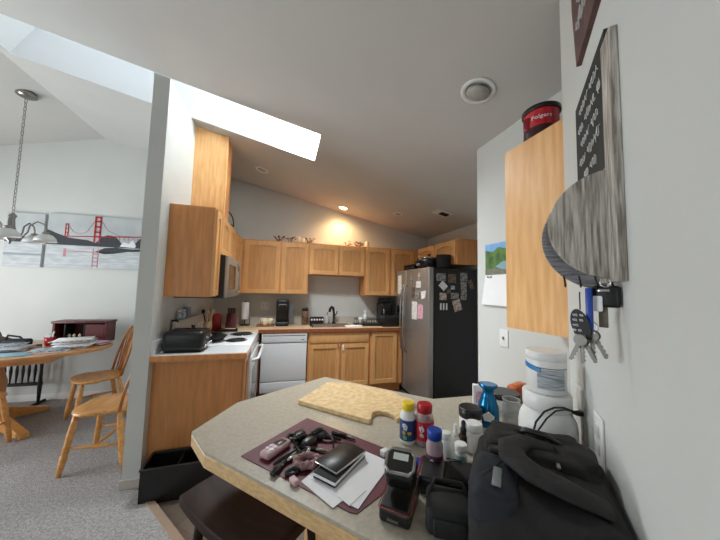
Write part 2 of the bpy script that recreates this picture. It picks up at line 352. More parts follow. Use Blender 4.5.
# uppers on the partition (front faces +X at x=-.6)
cabinet('wall_cabinet', 'nearest maple wall cabinet on the partition, plain side panel facing the camera', 'cabinet', (-.59, 2.53, ZU), PI/2, .20, .338, .762, [(.008, .192, .01, .745)], .03, group='upper cabinets on the partition')
cabinet('wall_cabinet', 'short maple wall cabinet right above the microwave', 'cabinet', (-.59, 2.732, 1.735), PI/2, .75, .338, .379, [(.008, .37, .01, .362), (.38, .742, .01, .362)], .035, group='upper cabinets on the partition')
cabinet('wall_cabinet', 'maple wall cabinet on the partition beyond the microwave', 'cabinet', (-.59, 3.484, ZU), PI/2, .516, .338, .762, [(.008, .25, .01, .745), (.26, .50, .01, .745)], .03, group='upper cabinets on the partition')
# vent chase standing on the uppers
t = thing('duct_chase', 'tall maple boxed duct chase rising from the cabinets to the skylight', 'chase', (-.93, 3.02, 2.115), 0)
def czz(x): return zc(x)-2.115
build('front_panel', MB().hexa([(.0, 0, 0), (.30, 0, 0), (.30, .02, 0), (0, .02, 0), (0, 0, czz(-.93)), (.30, 0, czz(-.63)), (.30, .02, czz(-.63)), (0, .02, czz(-.93))]), PANEL, t)
build('side_panel', MB().hexa([(.28, .02, 0), (.30, .02, 0), (.30, .26, 0), (.28, .26, 0), (.28, .02, czz(-.65)), (.30, .02, czz(-.63)), (.30, .26, czz(-.63)), (.28, .26, czz(-.65))]), MAPLE_X, t)
build('corner_moulding', MB().box(.295, .31, -.01, .012, 0, czz(-.62)), PANEL, t)
# base cabinets
cabinet('base_cabinet', 'narrow maple base cabinet beside the partition end, plain side facing the camera', 'cabinet', (-.30, 2.44, .015), PI/2, .262, .63, .865, [(.02, .24, .11, .845)], 0, .09)
cabinet('base_cabinet', 'maple sink base cabinet with two doors and a false drawer', 'cabinet', (.335, 3.7, 0), 0, .86, .595, .87, [(.02, .43, .14, .70), (.46, .84, .14, .70)], 0, .12,
        drawers=[(.02, .84, .72, .855)], pulls=[(0, .40, .725-.03, 'knob'), (1, .475, .66, 'latch')])
cabinet('base_cabinet', 'single-door maple base cabinet between the sink and the refrigerator', 'cabinet', (1.197, 3.7, 0), 0, .49, .595, .87, [(.02, .40, .14, .85)], 0, .12)
cabinet('base_cabinet', 'corner base cabinet with a reddish filler strip left of the dishwasher', 'cabinet', (-.93, 3.72, 0), 0, .665, .575, .87, [], 0, .12, m=FILLER)
cabinet('wall_cabinet', 'two-door maple cabinet above the refrigerator', 'cabinet', (2.085, 3.98, 1.79), -PI/2, 1.03, .334, .33, [(.02, .50, .01, .315), (.52, 1.01, .01, .315)], .03)
# counters
t = thing('worktop', 'beige laminate worktop running below the back wall with wooden front edge', 'countertop', (0, 0, .872))
mb = MB()
for a in ((-.93, .40, 3.67, YB), (.95, 1.695, 3.67, YB), (.40, .95, 3.67, 3.79), (.40, .95, 4.13, YB), (-.93, -.285, 3.475, 3.67)): mb.box(a[0], a[1], a[2], a[3], 0, .038)
build('top', mb, LAMB, t); build('front_edge', MB().box(-.285, 1.695, 3.655, 3.669, -.005, .0385), FILLER, t)
build('backsplash', MB().box(-.91, 1.695, YB-.02, YB, .038, .14).box(-.93, -.912, 3.48, YB, .038, .14), mat('backsplash_laminate', (196, 190, 180), .4), t)
t = thing('worktop', 'short white worktop piece under the toaster beside the range', 'countertop', (-.93, 2.385, .88))
build('top', MB().box(.0, .665, 0, .318, .012, .04), ENAMEL, t); build('wood_edge', MB().box(0, .668, -.012, 0, -.005, .036).box(.655, .668, 0, .318, -.005, .011), MAPLE_X, t)
build('backsplash', MB().box(.0, .018, .0, .318, .04, .14), ENAMEL, t)
# sink and faucet
t = thing('kitchen_sink', 'stainless sink set into the worktop under the back wall', 'sink', (.675, 3.96, .911))
r = MB()
for a in ((-.30, .30, -.20, -.155), (-.30, .30, .155, .20), (-.30, -.255, -.155, .155), (.255, .30, -.155, .155)): r.box(a[0], a[1], a[2], a[3], 0, .006)
build('rim', r, CHROME, t); b = MB()
for a in ((-.262, .262, -.162, -.155, -.17, 0), (-.262, .262, .155, .162, -.17, 0), (-.262, -.255, -.155, .155, -.17, 0), (.255, .262, -.155, .155, -.17, 0), (-.262, .262, -.162, .162, -.178, -.17)): b.box(*a)
build('basin', b, STEEL, t)
t = thing('faucet', 'black pull-down faucet behind the sink', 'faucet', (.76, 4.19, .911))
build('base', MB().lathe([(.03, 0), (.03, .015), (.018, .03), (.016, .08)]), BLACKM, t)
build('spout', MB().tube([(0, 0, .05), (0, 0, .17), (-.02, -.03, .24), (-.05, -.08, .255), (-.08, -.12, .23), (-.09, -.135, .19)], [.016, .017, .019, .02, .02, .018], 12), BLACKM, t)
build('handle', MB().tube([(.015, 0, .12), (.04, 0, .15), (.05, 0, .19)], .008), BLACKM, t)

# ------------------------------------------------------------ appliances
t = thing('dishwasher', 'white built-in dishwasher under the back worktop', 'dishwasher', (-.245, 3.675, 0))
build('body', MB().box(0, .567, .025, .6, .11, .865), ENAMEL, t); build('toe_kick', MB().box(0, .567, .06, .3, 0, .11), BLACKM, t)
build('door', MB().rbox(.002, .565, -.005, .025, .26, .735, .006), ENAMEL, t)
p = build('control_panel', MB().rbox(.002, .565, -.012, .025, .742, .862, .006), ENAMEL, t)
build('handle_recess', MB().box(.02, .545, -.0135, -.0115, .825, .838), mat('grey_recess', (120, 120, 122), .5), p); build('badge', MB().box(.49, .53, -.0135, -.0115, .775, .782), BLACK, p)
build('lower_panel', MB().rbox(.002, .565, -.003, .025, .125, .25, .006), ENAMEL, t)
t = thing('range', 'white electric coil range against the partition', 'range', (-.285, 2.708, 0), PI/2)
build('body', MB().box(0, .757, 0, .62, .09, .90), ENAMEL, t, bev=.004)
ct = build('cooktop', MB().rbox(-.002, .759, -.02, .60, .90, .922, .006), ENAMEL, t)
for (x, y, r) in ((.20, .14, .085), (.56, .14, .10), (.20, .42, .10), (.56, .42, .085)):
    bn = MB(); bn.lathe([(r+.012, .922), (r+.014, .926), (r+.004, .927), (r, .924)], cx=x, cy=y)
    pan = build('drip_pan', bn, CHROME, ct)
    cc = MB(); pts = [(x+(r*.18+r*.8*a/(2*PI*4))*math.cos(a), y+(r*.18+r*.8*a/(2*PI*4))*math.sin(a), .931) for a in [k*PI/8 for k in range(65)]]
    build('burner_coil', cc.tube(pts, .0055, 6), BLACKM, t)
bg_ = build('backguard', MB().hexa([(0, .56, .922), (.757, .56, .922), (.757, .63, .922), (0, .63, .922), (0, .595, 1.13), (.757, .595, 1.13), (.757, .63, 1.13), (0, .63, 1.13)]), mat('backguard_enamel', (208, 202, 190), .3), t, bev=.006)
for x in (.08, .17, .38, .59, .68): build('knob', MB().cyl((x, .585, 1.035), (x, .562, 1.03), .021, .017).box(x-.003, x+.003, .552, .565, 1.015, 1.05), BLACK if x == .38 else WHITEP, bg_)
build('oven_door', MB().rbox(.01, .747, -.028, 0, .27, .80, .008), ENAMEL, t); build('control_strip', MB().rbox(.01, .747, -.02, 0, .81, .89, .005), ENAMEL, t)
build('oven_window', MB().box(.16, .60, -.031, -.027, .40, .66), SCREEN, t); build('drawer', MB().rbox(.01, .747, -.024, 0, .10, .26, .008), ENAMEL, t)
build('oven_handle', MB().tube([(.05, -.025, .76), (.05, -.07, .775), (.09, -.08, .775), (.667, -.08, .775), (.707, -.07, .775), (.707, -.025, .76)], .014, 10), ENAMEL, t)
t = thing('microwave', 'stainless over-the-range microwave with black sides', 'microwave', (-.53, 2.735, 1.335), PI/2)
build('body', MB().box(0, .745, 0, .395, 0, .396), BLACK, t, bev=.003); dd = build('door', MB().rbox(.0, .54, -.025, 0, .005, .393, .006), STEEL, t)
build('door_glass', MB().box(.08, .44, -.028, -.024, .08, .32), SCREEN, dd); build('control_panel', MB().rbox(.545, .745, -.022, 0, .005, .393, .005), STEEL, t)
build('display', MB().box(.58, .72, -.025, -.021, .28, .36), SCREEN, t); build('handle', MB().tube([(.50, -.02, .05), (.50, -.055, .07), (.50, -.055, .33), (.50, -.02, .35)], .009), CHROME, t)
# refrigerator
t = thing('refrigerator', 'stainless side-by-side refrigerator with black side covered in photos', 'refrigerator', (1.70, 3.97, 0), -PI/2)
build('cabinet_body', MB().box(0, 1.0, .075, .69, .02, 1.735), FRSIDE, t, bev=.006)
fd = build('freezer_door', MB().rbox(.003, .345, .0, .07, .05, 1.74, .012), STEEL, t); rd = build('fridge_door', MB().rbox(.351, .997, .0, .07, .05, 1.74, .012), STEEL, t)
build('water_dispenser', MB().rbox(.05, .235, -.006, .02, .86, 1.22, .006), BLACK, fd); build('dispenser_pad', MB().box(.065, .22, -.008, -.004, 1.11, 1.20), SCREEN, fd)
for d_, x in ((fd, .305), (rd, .39)): build('handle', MB().tube([(x, 0, 1.52), (x, -.045, 1.48), (x, -.062, 1.25), (x, -.065, 1.05), (x, -.06, .85), (x, -.045, .62), (x, 0, .58)], .013, 10), CHROME, d_)
build('hinge_cover', MB().rbox(.91, .98, .01, .08, 1.74, 1.755, .004), BLACK, t)

# ------------------------------------------------------------ peninsula
def ph(x, y): return (x, y)
top = [(-.289, 1.121), (-.216, .982), (.52, .246), (.512, .262), (1.03, .78), (1.425, .78), (1.425, 1.185), (.80, 1.192), (.71, 1.204), (.60, 1.30), (.254, 1.64), (-.16, 1.355)]
top = [(-.295, 1.125), (-.218, .984), (.508, .258), (1.03, .785), (1.425, .785), (1.425, 1.19), (.715, 1.205), (.254, 1.632), (-.18, 1.355)]
t = thing('peninsula', 'grey laminate peninsula counter with clipped corner and pale wooden edge', 'counter', (0, 0, 0))
cx0 = sum(p[0] for p in top)/len(top); cy0 = sum(p[1] for p in top)/len(top)
def inset(poly, d):
    n = len(poly); out = []
    for i in range(n):
        a, b, c = Vector(poly[i-1]), Vector(poly[i]), Vector(poly[(i+1) % n]); e1 = (b-a).normalized(); e2 = (c-b).normalized()
        n1 = Vector((-e1.y, e1.x)); n2 = Vector((-e2.y, e2.x)); m_ = (n1+n2); out.append(tuple(b+m_*(d/(1+n1.dot(n2)))))
    return out
build('top', MB().prism(inset(top, .001), .922, .930), LAM, t)
build('wood_edge', MB().prism(top, .880, .9215), OAK, t, bev=.004)
body = [(.13, 1.26), (.76, .60), (.84, .60), (1.02, .79), (1.42, .79), (1.42, 1.13), (.72, 1.14), (.25, 1.55)]
build('cabinet_body', MB().prism(body, .0, .879), MAPLE_X, t)
for i in range(3):
    M_ = Matrix.Translation((.13+.2*i, 1.26-.2095*i, 0))
    build('back_panel', MB().box(.01, .27, -.012, .002, .1, .86, M_ @ Matrix.Rotation(D(-46), 4, 'Z')), PANEL, t)
build('support_bracket', MB().prism([(.16, .72), (.30, .86), (.36, .80), (.36, .60), (.28, .56)], .79, .85), OAK, t, bev=.006)
# overhead cabinet beyond near wall
t = thing('overhead_cabinet', 'tall pale maple hanging cabinet, plain end panel, beside the hanging keys', 'cabinet', (1.127, 0.79, 1.275))
build('body', MB().box(.006, .30, 0, .38, 0, .925), MAPLE_X, t); build('end_panel', MB().box(0, .006, -.004, .384, -.004, .93), PANEL, t)

# ------------------------------------------------------------ seating
def spl(p, q_, t): return tuple(p[i]+(q_[i]-p[i])*t for i in range(3))
def windsor(loc, rz, label):
    t = thing('dining_chair', label, 'chair', loc, rz, 'hoop-back chairs around the dining table')
    n = 28; rings = []
    def outline(a, k):
        x = math.cos(a); y = math.sin(a); rx = .215 if y < 0 else .20; f_ = abs(x)**2.6+abs(y)**2.6; r_ = f_**(-1/2.6)
        return (x*r_*rx*k*(1.03 if y < 0 else .93), y*r_*.205*k)
    s_ = MB(); vs = []; fs = []
    for k, z in ((.90, .428), (1.0, .440), (1.0, .456), (.94, .462), (.6, .452), (.05, .448)):
        for i in range(n): a = 2*PI*i/n; x, y = outline(a, k); vs.append((x, y, z))
    for j in range(5):
        for i in range(n): fs.append((j*n+i, j*n+(i+1) % n, (j+1)*n+(i+1) % n, (j+1)*n+i))
    fs += [tuple(range(n-1, -1, -1)), tuple(5*n+i for i in range(n))]
    s_.add(vs, fs, None, True); build('seat', s_, CHAIRW, t)
    prof = [(0, .013), (.12, .019), (.3, .023), (.5, .020), (.62, .024), (.64, .017), (.67, .024), (.85, .020), (1, .014)]
    L = {}
    for sx in (-1, 1):
        for sy in (-1, 1):
            a = (sx*.15, sy*.14, .435); b = (sx*.195, sy*.19 + (.03 if sy > 0 else 0), .014); L[sx, sy] = (a, b)
            build('leg', MB().turned(a, b, prof[::-1]), CHAIRW, t)
    st = [(0, .008), (.3, .012), (.5, .015), (.7, .012), (1, .008)]
    ms = []
    for sx in (-1, 1):
        p0 = spl(*L[sx, -1], .55); p1 = spl(*L[sx, 1], .55); build('stretcher', MB().turned(p0, p1, st), CHAIRW, t); ms.append(spl(p0, p1, .5))
    build('stretcher', MB().turned(ms[0], ms[1], st), CHAIRW, t)
    def back(x, h): return (x, .155+.035*(1-(x/.19)**2)+h*.19, .455+h)
    hoop = []
    for i in range(25):
        a = PI*i/24; x = .19*math.cos(a)*(1.0 if i not in (0, 24) else .9); h = .50*(math.sin(a)**.7); hoop.append((x, .15+.03*math.sin(a)+h*.19, .455+h))
    build('back_hoop', MB().tube(hoop, .0125, 8), CHAIRD, t)
    for i in range(7):
        x = -.15+.05*i; hh = .50*(math.sqrt(max(0, 1-(x/.19)**2)))**.7; xb = x*.72
        p0 = (xb, .165+.02*(1-(xb/.12)**2), .455); p1 = (x, .15+.03*math.sqrt(1-(x/.19)**2)+hh*.19, .455+hh)
        build('spindle', MB().turned(p0, p1, [(0, .006), (.35, .009), (1, .005)], 8), CHAIRD, t)
    return t
ch = windsor((-1.345, 2.80, 0), D(-92), 'honey oak chair nearest the camera, its back hidden behind the partition end')
dup(ch, (-1.88, 3.63, 0), D(-52), 'honey oak hoop-back chair pulled up at the right end of the table')
dup(ch, (-2.50, 3.08, 0), D(178), 'wooden chair at the left picture edge, only a corner of seat and a leg showing')
t = thing('spindle_rack', 'low dark spindle rack on the carpet behind the dining table', 'rack', (-2.93, 4.16, .014))
for z in (.22, .60): build('rail', MB().rbox(-.24, .24, -.015, .015, z, z+.035, .006), BLACKM, t)
for x in (-.22, .22): build('post', MB().turned((x, 0, 0), (x, 0, .66), [(0, .012), (.3, .02), (.6, .014), (.9, .02), (1, .008)]), BLACKM, t)
for k in range(7): build('spindle', MB().turned((-.165+.055*k, 0, .255), (-.165+.055*k, 0, .60), [(0, .006), (.4, .014), (.6, .008), (1, .006)], 10), BLACKM, t)
for x in (-.22, .22): build('foot', MB().rbox(x-.015, x+.015, -.10, .10, 0, .03, .008), BLACKM, t)
# dining table
t = thing('dining_table', 'oval oak trestle dining table covered in papers', 'table', (-2.95, 3.53, 0), D(15))
ov = [(1.12*abs(math.cos(a))**.88*(1 if math.cos(a) > 0 else -1), .56*abs(math.sin(a))**.88*(1 if math.sin(a) > 0 else -1)) for a in [2*PI*i/64 for i in range(64)]]
build('table_top', MB().prism(ov, .725, .757), TABLEW, t, bev=.008)
build('apron', MB().box(-.75, .75, -.36, .36, .665, .7245), TABLEW, t)
for px_ in (.245, -.50):
    build('pedestal', MB().lathe([(.10, .06), (.105, .12), (.07, .16), (.055, .22), (.085, .34), (.09, .44), (.06, .56), (.075, .62), (.11, .66)], Matrix.Translation((px_, .027, 0)), 24), TABLEW, t)
    for k in range(4):
        M_ = Matrix.Translation((px_, .027, 0)) @ Matrix.Rotation(D(-48+90*k), 4, 'Z')
        fl = .60 if px_ > 0 and k in (0, 3) else .42
        build('foot', MB().hexa([(.05, -.04, .06), (fl, -.035, .016), (fl, .035, .016), (.05, .04, .06), (.05, -.04, .19), (fl, -.035, .06), (fl, .035, .06), (.05, .04, .19)], M_), CHAIRW, t, bev=.006)
# stool
t = thing('bar_stool', 'espresso wooden saddle stool tucked under the peninsula', 'stool', (-.065, 1.165, 0), D(-46))
st = MB(); nx = 16; vs = []; fs = []
for i in range(nx+1):
    x = -.235+.47*i/nx; dz = .035*(abs(x)/.235)**2
    for (y, z) in ((-.165, .585), (.165, .585), (.165, .622), (.10, .627), (-.10, .627), (-.165, .622)): vs.append((x, y, z+dz))
for i in range(nx):
    for k in range(6): fs.append((i*6+k, i*6+(k+1) % 6, (i+1)*6+(k+1) % 6, (i+1)*6+k))
fs += [(5, 4, 3, 2, 1, 0), tuple(nx*6+k for k in range(6))]
build('seat', st.add(vs, fs, None, True), DARKWOOD, t, bev=.004)
for sx in (-1, 1):
    for sy in (-1, 1): build('leg', MB().tube([(sx*.17, sy*.11, .60), (sx*.21, sy*.15, .0)], .021, 4), DARKWOOD, t)
    build('rung', MB().box(sx*.19-.01, sx*.19+.01, -.13, .13, .30, .335), DARKWOOD, t)
for sy in (-1, 1): build('rung', MB().box(-.20, .20, sy*.14-.01, sy*.14+.01, .17, .205), DARKWOOD, t)
# bin at partition end
t = thing('crate', 'black open plastic tray standing on the floor against the base cabinet', 'crate', (-.86, 2.185, .0), D(2))
b = MB(); W_, D_, H_ = .50, .215, .215
for a in ((0, W_, 0, .008), (0, W_, D_-.008, D_), (0, .008, 0, D_), (W_-.008, W_, 0, D_)): b.box(a[0], a[1], a[2], a[3], 0, H_)
b.box(0, W_, 0, D_, .0, .01); build('shell', b, BLACK, t, bev=.002)
r = MB()
for a in ((-.006, W_+.006, -.006, .012), (-.006, W_+.006, D_-.012, D_+.006), (-.006, .012, 0, D_), (W_-.012, W_+.006, 0, D_)): r.box(a[0], a[1], a[2], a[3], H_, H_+.012)
build('rim', r, BLACK, t, bev=.003); build('divider', MB().box(.2, .207, .01, D_-.01, .012, H_-.01), BLACK, t)

# ------------------------------------------------------------ ceiling fixtures
TH = math.atan(.21)
def ceil_thing(name, label, cat, x, y, group=None): return thing(name, label, cat, (x, y, zc(x)-.001), 0, group, (0, TH, 0))
def downlight(x, y, label, R_=.085, lit=False, ball=False):
    t = ceil_thing('recessed_light', label, 'ceiling light', x, y, 'recessed ceiling lights')
    build('trim_ring', MB().lathe([(R_*.72, -.001), (R_*.76, -.010), (R_*.95, -.008), (R_, -.001)], seg=32), WHITEP, t)
    build('bulb', MB().lathe([(R_*.70, -.0015), (R_*.5, -.006), (.002, -.008)], seg=24) if not ball else MB().lathe([(.068, -.004), (.064, -.02), (.045, -.034), (.01, -.042)], Matrix.Rotation(D(14), 4, 'X'), 28), BULB if lit else mat('lamp_off', (168, 166, 158), .5), t)
    return t
downlight(1.066, 1.307, 'large unlit recessed eyeball light nearest the camera', .10, ball=True)
downlight(.83, 4.05, 'glowing recessed ceiling light washing the back wall', .08, lit=True)
downlight(1.544, 3.585, 'small unlit recessed light left of the ceiling vent', .07)
downlight(-.334, 3.60, 'small unlit recessed light just beyond the skylight', .08)
l = bpy.data.lights.new('kitchen_bulb', 'SPOT'); l.energy = 19; l.color = (1, .68, .34); l.spot_size = D(158); l.spot_blend = 1; l.shadow_soft_size = .05
o = bpy.data.objects.new('kitchen_bulb', l); C.objects.link(o); o.location = (.83, 4.05, zc(.83)-.05)
t = ceil_thing('ceiling_vent', 'small rectangular ceiling vent above the refrigerator', 'vent', 1.94, 3.07)
build('frame', MB().box(-.11, .11, -.08, .08, -.008, 0), WHITEP, t); build('louvers', MB().box(-.03, .09, -.05, .05, -.011, -.007), BLACKM, t)
# chandelier
t = thing('chandelier', 'brushed nickel chandelier with frosted bell shades hanging on a chain', 'chandelier', (-2.57, 3.42, 0))
zt = zc(-2.57)
build('canopy', MB().lathe([(.075, zt+.01), (.075, zt-.02), (.05, zt-.035), (.012, zt-.05)]), NICKEL, t)
mb = MB(); z = zt-.05; i = 0
while z > 2.10:
    a = i % 2
    mb.tube([((.010*math.cos(k)*(1-a)), (.010*math.cos(k)*a), z-.022+.026*math.sin(k)) for k in [2*PI*j/10 for j in range(10)]], .0028, 5, True); z -= .042; i += 1
build('chain', mb, NICKEL, t)
build('column', MB().lathe([(.006, 2.11), (.03, 2.08), (.018, 2.05), (.024, 1.98), (.034, 1.93), (.03, 1.87), (.036, 1.85), (.012, 1.83), (.004, 1.80)]), NICKEL, t)
for k in range(5):
    a = 2*PI*k/5+.25; c, s_ = math.cos(a), math.sin(a)
    pts = [(.02, 1.88), (.07, 1.87), (.11, 1.93), (.12, 2.0), (.17, 2.045), (.22, 2.02), (.235, 1.97), (.235, 1.945)]
    ar = build('arm', MB().tube([(r*c, r*s_, zz) for r, zz in pts], .007, 8), NICKEL, t)
    build('socket', MB().lathe([(.018, 1.95), (.026, 1.945), (.028, 1.925)], Matrix.Translation((.235*c, .235*s_, 0)), 14), NICKEL, ar)
    build('shade', MB().lathe([(.026, 1.925), (.05, 1.915), (.075, 1.885), (.085, 1.85), (.082, 1.85), (.072, 1.883), (.048, 1.91), (.024, 1.92)], Matrix.Translation((.235*c, .235*s_, 0)), 22), SHADE, ar)

# ------------------------------------------------------------ wall art in the dining area
RX90 = Matrix.Rotation(PI/2, 4, 'X')
t = thing('canvas_print', 'wide grey canvas of a red suspension bridge over misty water', 'picture', (-2.86, YB-.035, 1.628), 0, 'canvas prints on the dining wall')
build('canvas', MB().box(0, 1.06, 0, .034, 0, .68), MIST, t); build('water', MB().box(.002, 1.058, -.0015, .0, .003, .285), SEA, t)
build('hills', MB().prism([(0, .285), (0, .47), (.09, .43), (.22, .38), (.42, .36), (.5, .33), (.56, .41), (.62, .44), (.70, .43), (.75, .38), (.80, .30), (.92, .34), (.98, .42), (1.05, .40), (1.058, .285)], 0, .002, Matrix.Translation((0, -.0005, 0)) @ RX90), HILL, t)
b = MB()
b.box(.475, .490, -.006, -.001, .33, .665); b.box(.530, .545, -.006, -.001, .33, .665)
for zz in (.40, .46, .53, .60, .655): b.box(.475, .545, -.006, -.001, zz, zz+.022)
b.box(.175, .183, -.005, -.001, .40, .56); b.box(.202, .210, -.005, -.001, .40, .56)
for zz in (.44, .49, .545): b.box(.175, .21, -.005, -.001, zz, zz+.01)
b.tube([(.18+.9*i/12, -.003, .395+.05*(i/12)) for i in range(12)], .006, 4)
b.tube([(.19, -.003, .56), (.26, -.003, .46), (.33, -.003, .43), (.40, -.003, .47), (.50, -.003, .66)], .0018, 4); b.tube([(.52, -.003, .66), (.62, -.003, .50), (.74, -.003, .44), (.9, -.003, .44)], .0018, 4)
for i in range(9): b.box(.60+.05*i, .603+.05*i, -.004, -.001, .38, .44)
build('bridge', b, BRIDGE, t)
b = MB(); b.box(.478, .488, -.003, -.0015, .01, .26); b.box(.532, .542, -.003, -.0015, .01, .26)
for zz in (.03, .08, .13, .18): b.box(.478, .542, -.003, -.0015, zz, zz+.012)
b.box(.178, .205, -.003, -.0015, .14, .24); b.box(.2, .70, -.0028, -.0015, .205, .215); build('reflection', b, REFL, t)
build('rocks', MB().prism([(.50, .215), (.60, .27), (.72, .285), (.9, .27), (1.055, .285), (1.055, .245), (.85, .235), (.7, .20), (.60, .19)], 0, .001, Matrix.Translation((0, -.0018, 0)) @ RX90), HILL, t)
build('surf', MB().prism([(.76, .30), (.80, .36), (.86, .34), (.90, .40), (.94, .32), (.93, .29)], 0, .001, Matrix.Translation((0, -.003, 0)) @ RX90), PAPER, t)
t = thing('canvas_print', 'smaller grey seascape canvas behind the chandelier', 'picture', (-3.255, YB-.035, 1.622), 0, 'canvas prints on the dining wall')
build('canvas', MB().box(0, .36, 0, .034, 0, .66), MIST, t); build('water', MB().box(.002, .358, -.0015, 0, .003, .30), SEA, t)
build('hills', MB().prism([(0, .30), (0, .35), (.15, .37), (.358, .34), (.358, .30)], 0, .002, Matrix.Translation((0, -.0005, 0)) @ RX90), HILL, t)
build('wave', MB().box(.002, .358, -.0025, -.0015, .14, .165), mat('wave_grey', (150, 158, 166), .7), t)

# ------------------------------------------------------------ dining table clutter
TZ = .757
t = thing('desk_organizer', 'dark red wooden desk organizer at the back of the dining table', 'organizer', (-2.47, 3.88, TZ))
build('shell', MB().box(0, .50, .16, .18, 0, .225).box(0, .02, 0, .18, 0, .225).box(.48, .50, 0, .18, 0, .225).box(.02, .48, 0, .16, 0, .015), BRICKRED, t)
build('lid', MB().rbox(-.012, .512, -.012, .19, .225, .25, .005), BRICKRED, t); build('drawer', MB().box(.30, .478, .0, .155, .02, .21), BRICKRED, t)
build('divider', MB().box(.10, .11, .01, .16, .015, .22), BLACKM, t); build('divider', MB().box(.28, .29, .01, .16, .015, .22), BLACKM, t)
for k, x in enumerate((.13, .175, .225)): single('figurine', MB().lathe([(.012, 0), (.016, .02), (.009, .05), (.014, .07), (.004, .085)], seg=10), CREAM, 'small pale figurine standing inside the dark red organizer', 'figurine', (-2.47+x, 3.93, TZ+.016), group='figurines in the organizer')
t = thing('pencil_cup', 'red cup full of white pens on the dining table', 'cup', (-2.43, 3.80, TZ))
build('cup', MB().lathe([(.032, 0), (.04, .04), (.046, .09), (.043, .09), (.037, .04), (.03, .005)]), RED, t)
for k in range(5): build('pen', MB().cyl((.01*math.cos(k*1.3), .01*math.sin(k*1.3), .01), (.032*math.cos(k*1.3), .032*math.sin(k*1.3), .15-.01*k), .006), WHITEP, t)
def sheets(n, x, y, rz, w_, d_, labels, mats, group, z0=TZ+.0005):
    z = z0
    for i in range(n):
        th = random.uniform(.005, .0125)
        bmh = MB(); N_ = 6; vs = []; fs = []
        bmh.rbox(-w_/2, w_/2, -d_/2, d_/2, 0, th, .0012, 1)
        single('magazine' if th > .008 else 'letter', bmh, mats[i % len(mats)], labels[i % len(labels)], 'paper', (x+random.uniform(-.02, .02), y+random.uniform(-.02, .02), z), rz+random.uniform(-.3, .3), group); z += th+.0006
sheets(10, -2.13, 3.68, .3, .29, .21, ['paper in the tall stack in front of the dark red organizer'], [PAPER, PAPER2, COLORS[0], PAPER, COLORS[4], PAPER2], 'stacked papers before the organizer')
sheets(4, -2.0, 3.80, -.5, .20, .14, ['paper in the small pile at the table end by the hoop-back chair'], [COLORS[3], PAPER, COLORS[1], COLORS[2]], 'papers at the table end')
sheets(2, -2.22, 3.49, .2, .26, .19, ['flat white letter lying in front of the tall paper stack'], [PAPER, COLORS[1]], 'flat letters near the table edge')
sheets(7, -2.63, 3.56, .2, .30, .22, ['paper in the loose stack at the left picture edge'], [PAPER, COLORS[1], PAPER2, PAPER, COLORS[4]], 'loose papers at the left of the table')
single('folder', MB().rbox(-.14, .14, -.10, .10, 0, .004, .001, 1), mat('pale_blue_card', (150, 190, 205), .5), 'pale blue folder under the papers nearest the table front', 'folder', (-2.42, 3.36, TZ+.0005), .25)
t = thing('camera_bag', 'black crumpled camera bag with a strap on the dining table', 'bag', (-2.70, 3.80, TZ))
build('body', MB().rbox(-.10, .10, -.06, .06, 0, .075, .025, 4), BLACKM, t); build('strap', MB().tube([(-.1, 0, .06), (-.06, -.03, .12), (.03, -.02, .10), (.10, -.05, .05), (.16, -.08, .012), (.22, -.02, .012)], .010, 8), BLACKM, t)
single('woven_basket', MB().lathe([(.13, 0), (.17, .03), (.165, .06), (.10, .09), (.085, .14), (.04, .165), (.01, .17)], seg=28), WICKER, 'grey floppy woven hat lying at the left back of the table', 'hat', (-2.98, 3.84, TZ)).name = 'straw_hat'

# ------------------------------------------------------------ range side clutter
t = thing('toaster', 'black four-slice toaster on the white worktop beside the range', 'toaster', (-.885, 2.43, .921))
build('body', MB().rbox(0, .29, 0, .25, .008, .165, .035, 5), BLACK, t)
build('slot', MB().box(.03, .26, .05, .075, .163, .1665).box(.03, .26, .165, .19, .163, .1665), BLACKM, t)
build('base', MB().box(.02, .27, .02, .23, 0, .012), BLACKM, t)
for y in (.055, .16): build('lever', MB().rbox(.288, .31, y, y+.035, .10, .118, .004), CHROME, t)
for y in (.04, .105, .15, .21): build('dial', MB().cyl((.288, y, .045), (.302, y, .045), .013), CHROME, t)
t = thing('frying_pan', 'black frying pan on the left burner of the range', 'pan', (-.63, 2.90, .939))
build('pan', MB().lathe([(.09, 0), (.125, .035), (.121, .035), (.088, .004)], seg=30), BLACKM, t)
build('handle', MB().tube([(-.09, -.09, .03), (-.13, -.13, .045), (-.17, -.17, .055)], .010, 8), BLACK, t)
t = thing('spice_jar', 'white and blue spice jar standing on the range backguard', 'jar', (-.90, 2.83, 1.131))
build('glass', MB().lathe([(.02, 0), (.022, .06), (.016, .075)]), LABELB, t); build('lid', MB().lathe([(.018, .075), (.018, .09)]), WHITEP, t)
dup(t, (-.90, 2.92, 1.131), 1, 'dark spice jar second from the camera on the range backguard')
single('tissue_box', MB().rbox(-.02, .02, -.05, .05, 0, .10, .003), mat('grey_blue_card', (120, 124, 140), .6), 'small grey-blue carton standing on the range backguard under the cabinet', 'box', (-.90, 3.03, 1.131)).name = 'carton'
t = thing('spatula', 'black spatula standing behind the toaster against the wall', 'spatula', (-.905, 2.73, .921))
build('handle', MB().tube([(0, 0, .0), (.0, 0, .20)], .006, 8), BLACK, t); build('blade', MB().rbox(-.018, .035, -.008, .008, .20, .225, .003), BLACK, t)
t = thing('knife_block', 'dark red wooden knife block at the corner of the worktop', 'knife block', (-.60, 3.62, .911))
build('block', MB().hexa([(-.05, -.08, 0), (.05, -.08, 0), (.05, .08, 0), (-.05, .08, 0), (-.05, .0, .21), (.05, .0, .21), (.05, .13, .15), (-.05, .13, .15)]), BRICKRED, t, bev=.004)
for k in range(5): build('knife_handle', MB().tube([(-.035+.0175*k, .04, .18), (-.035+.0175*k, .0, .27)], .008, 8), BLACK, t)
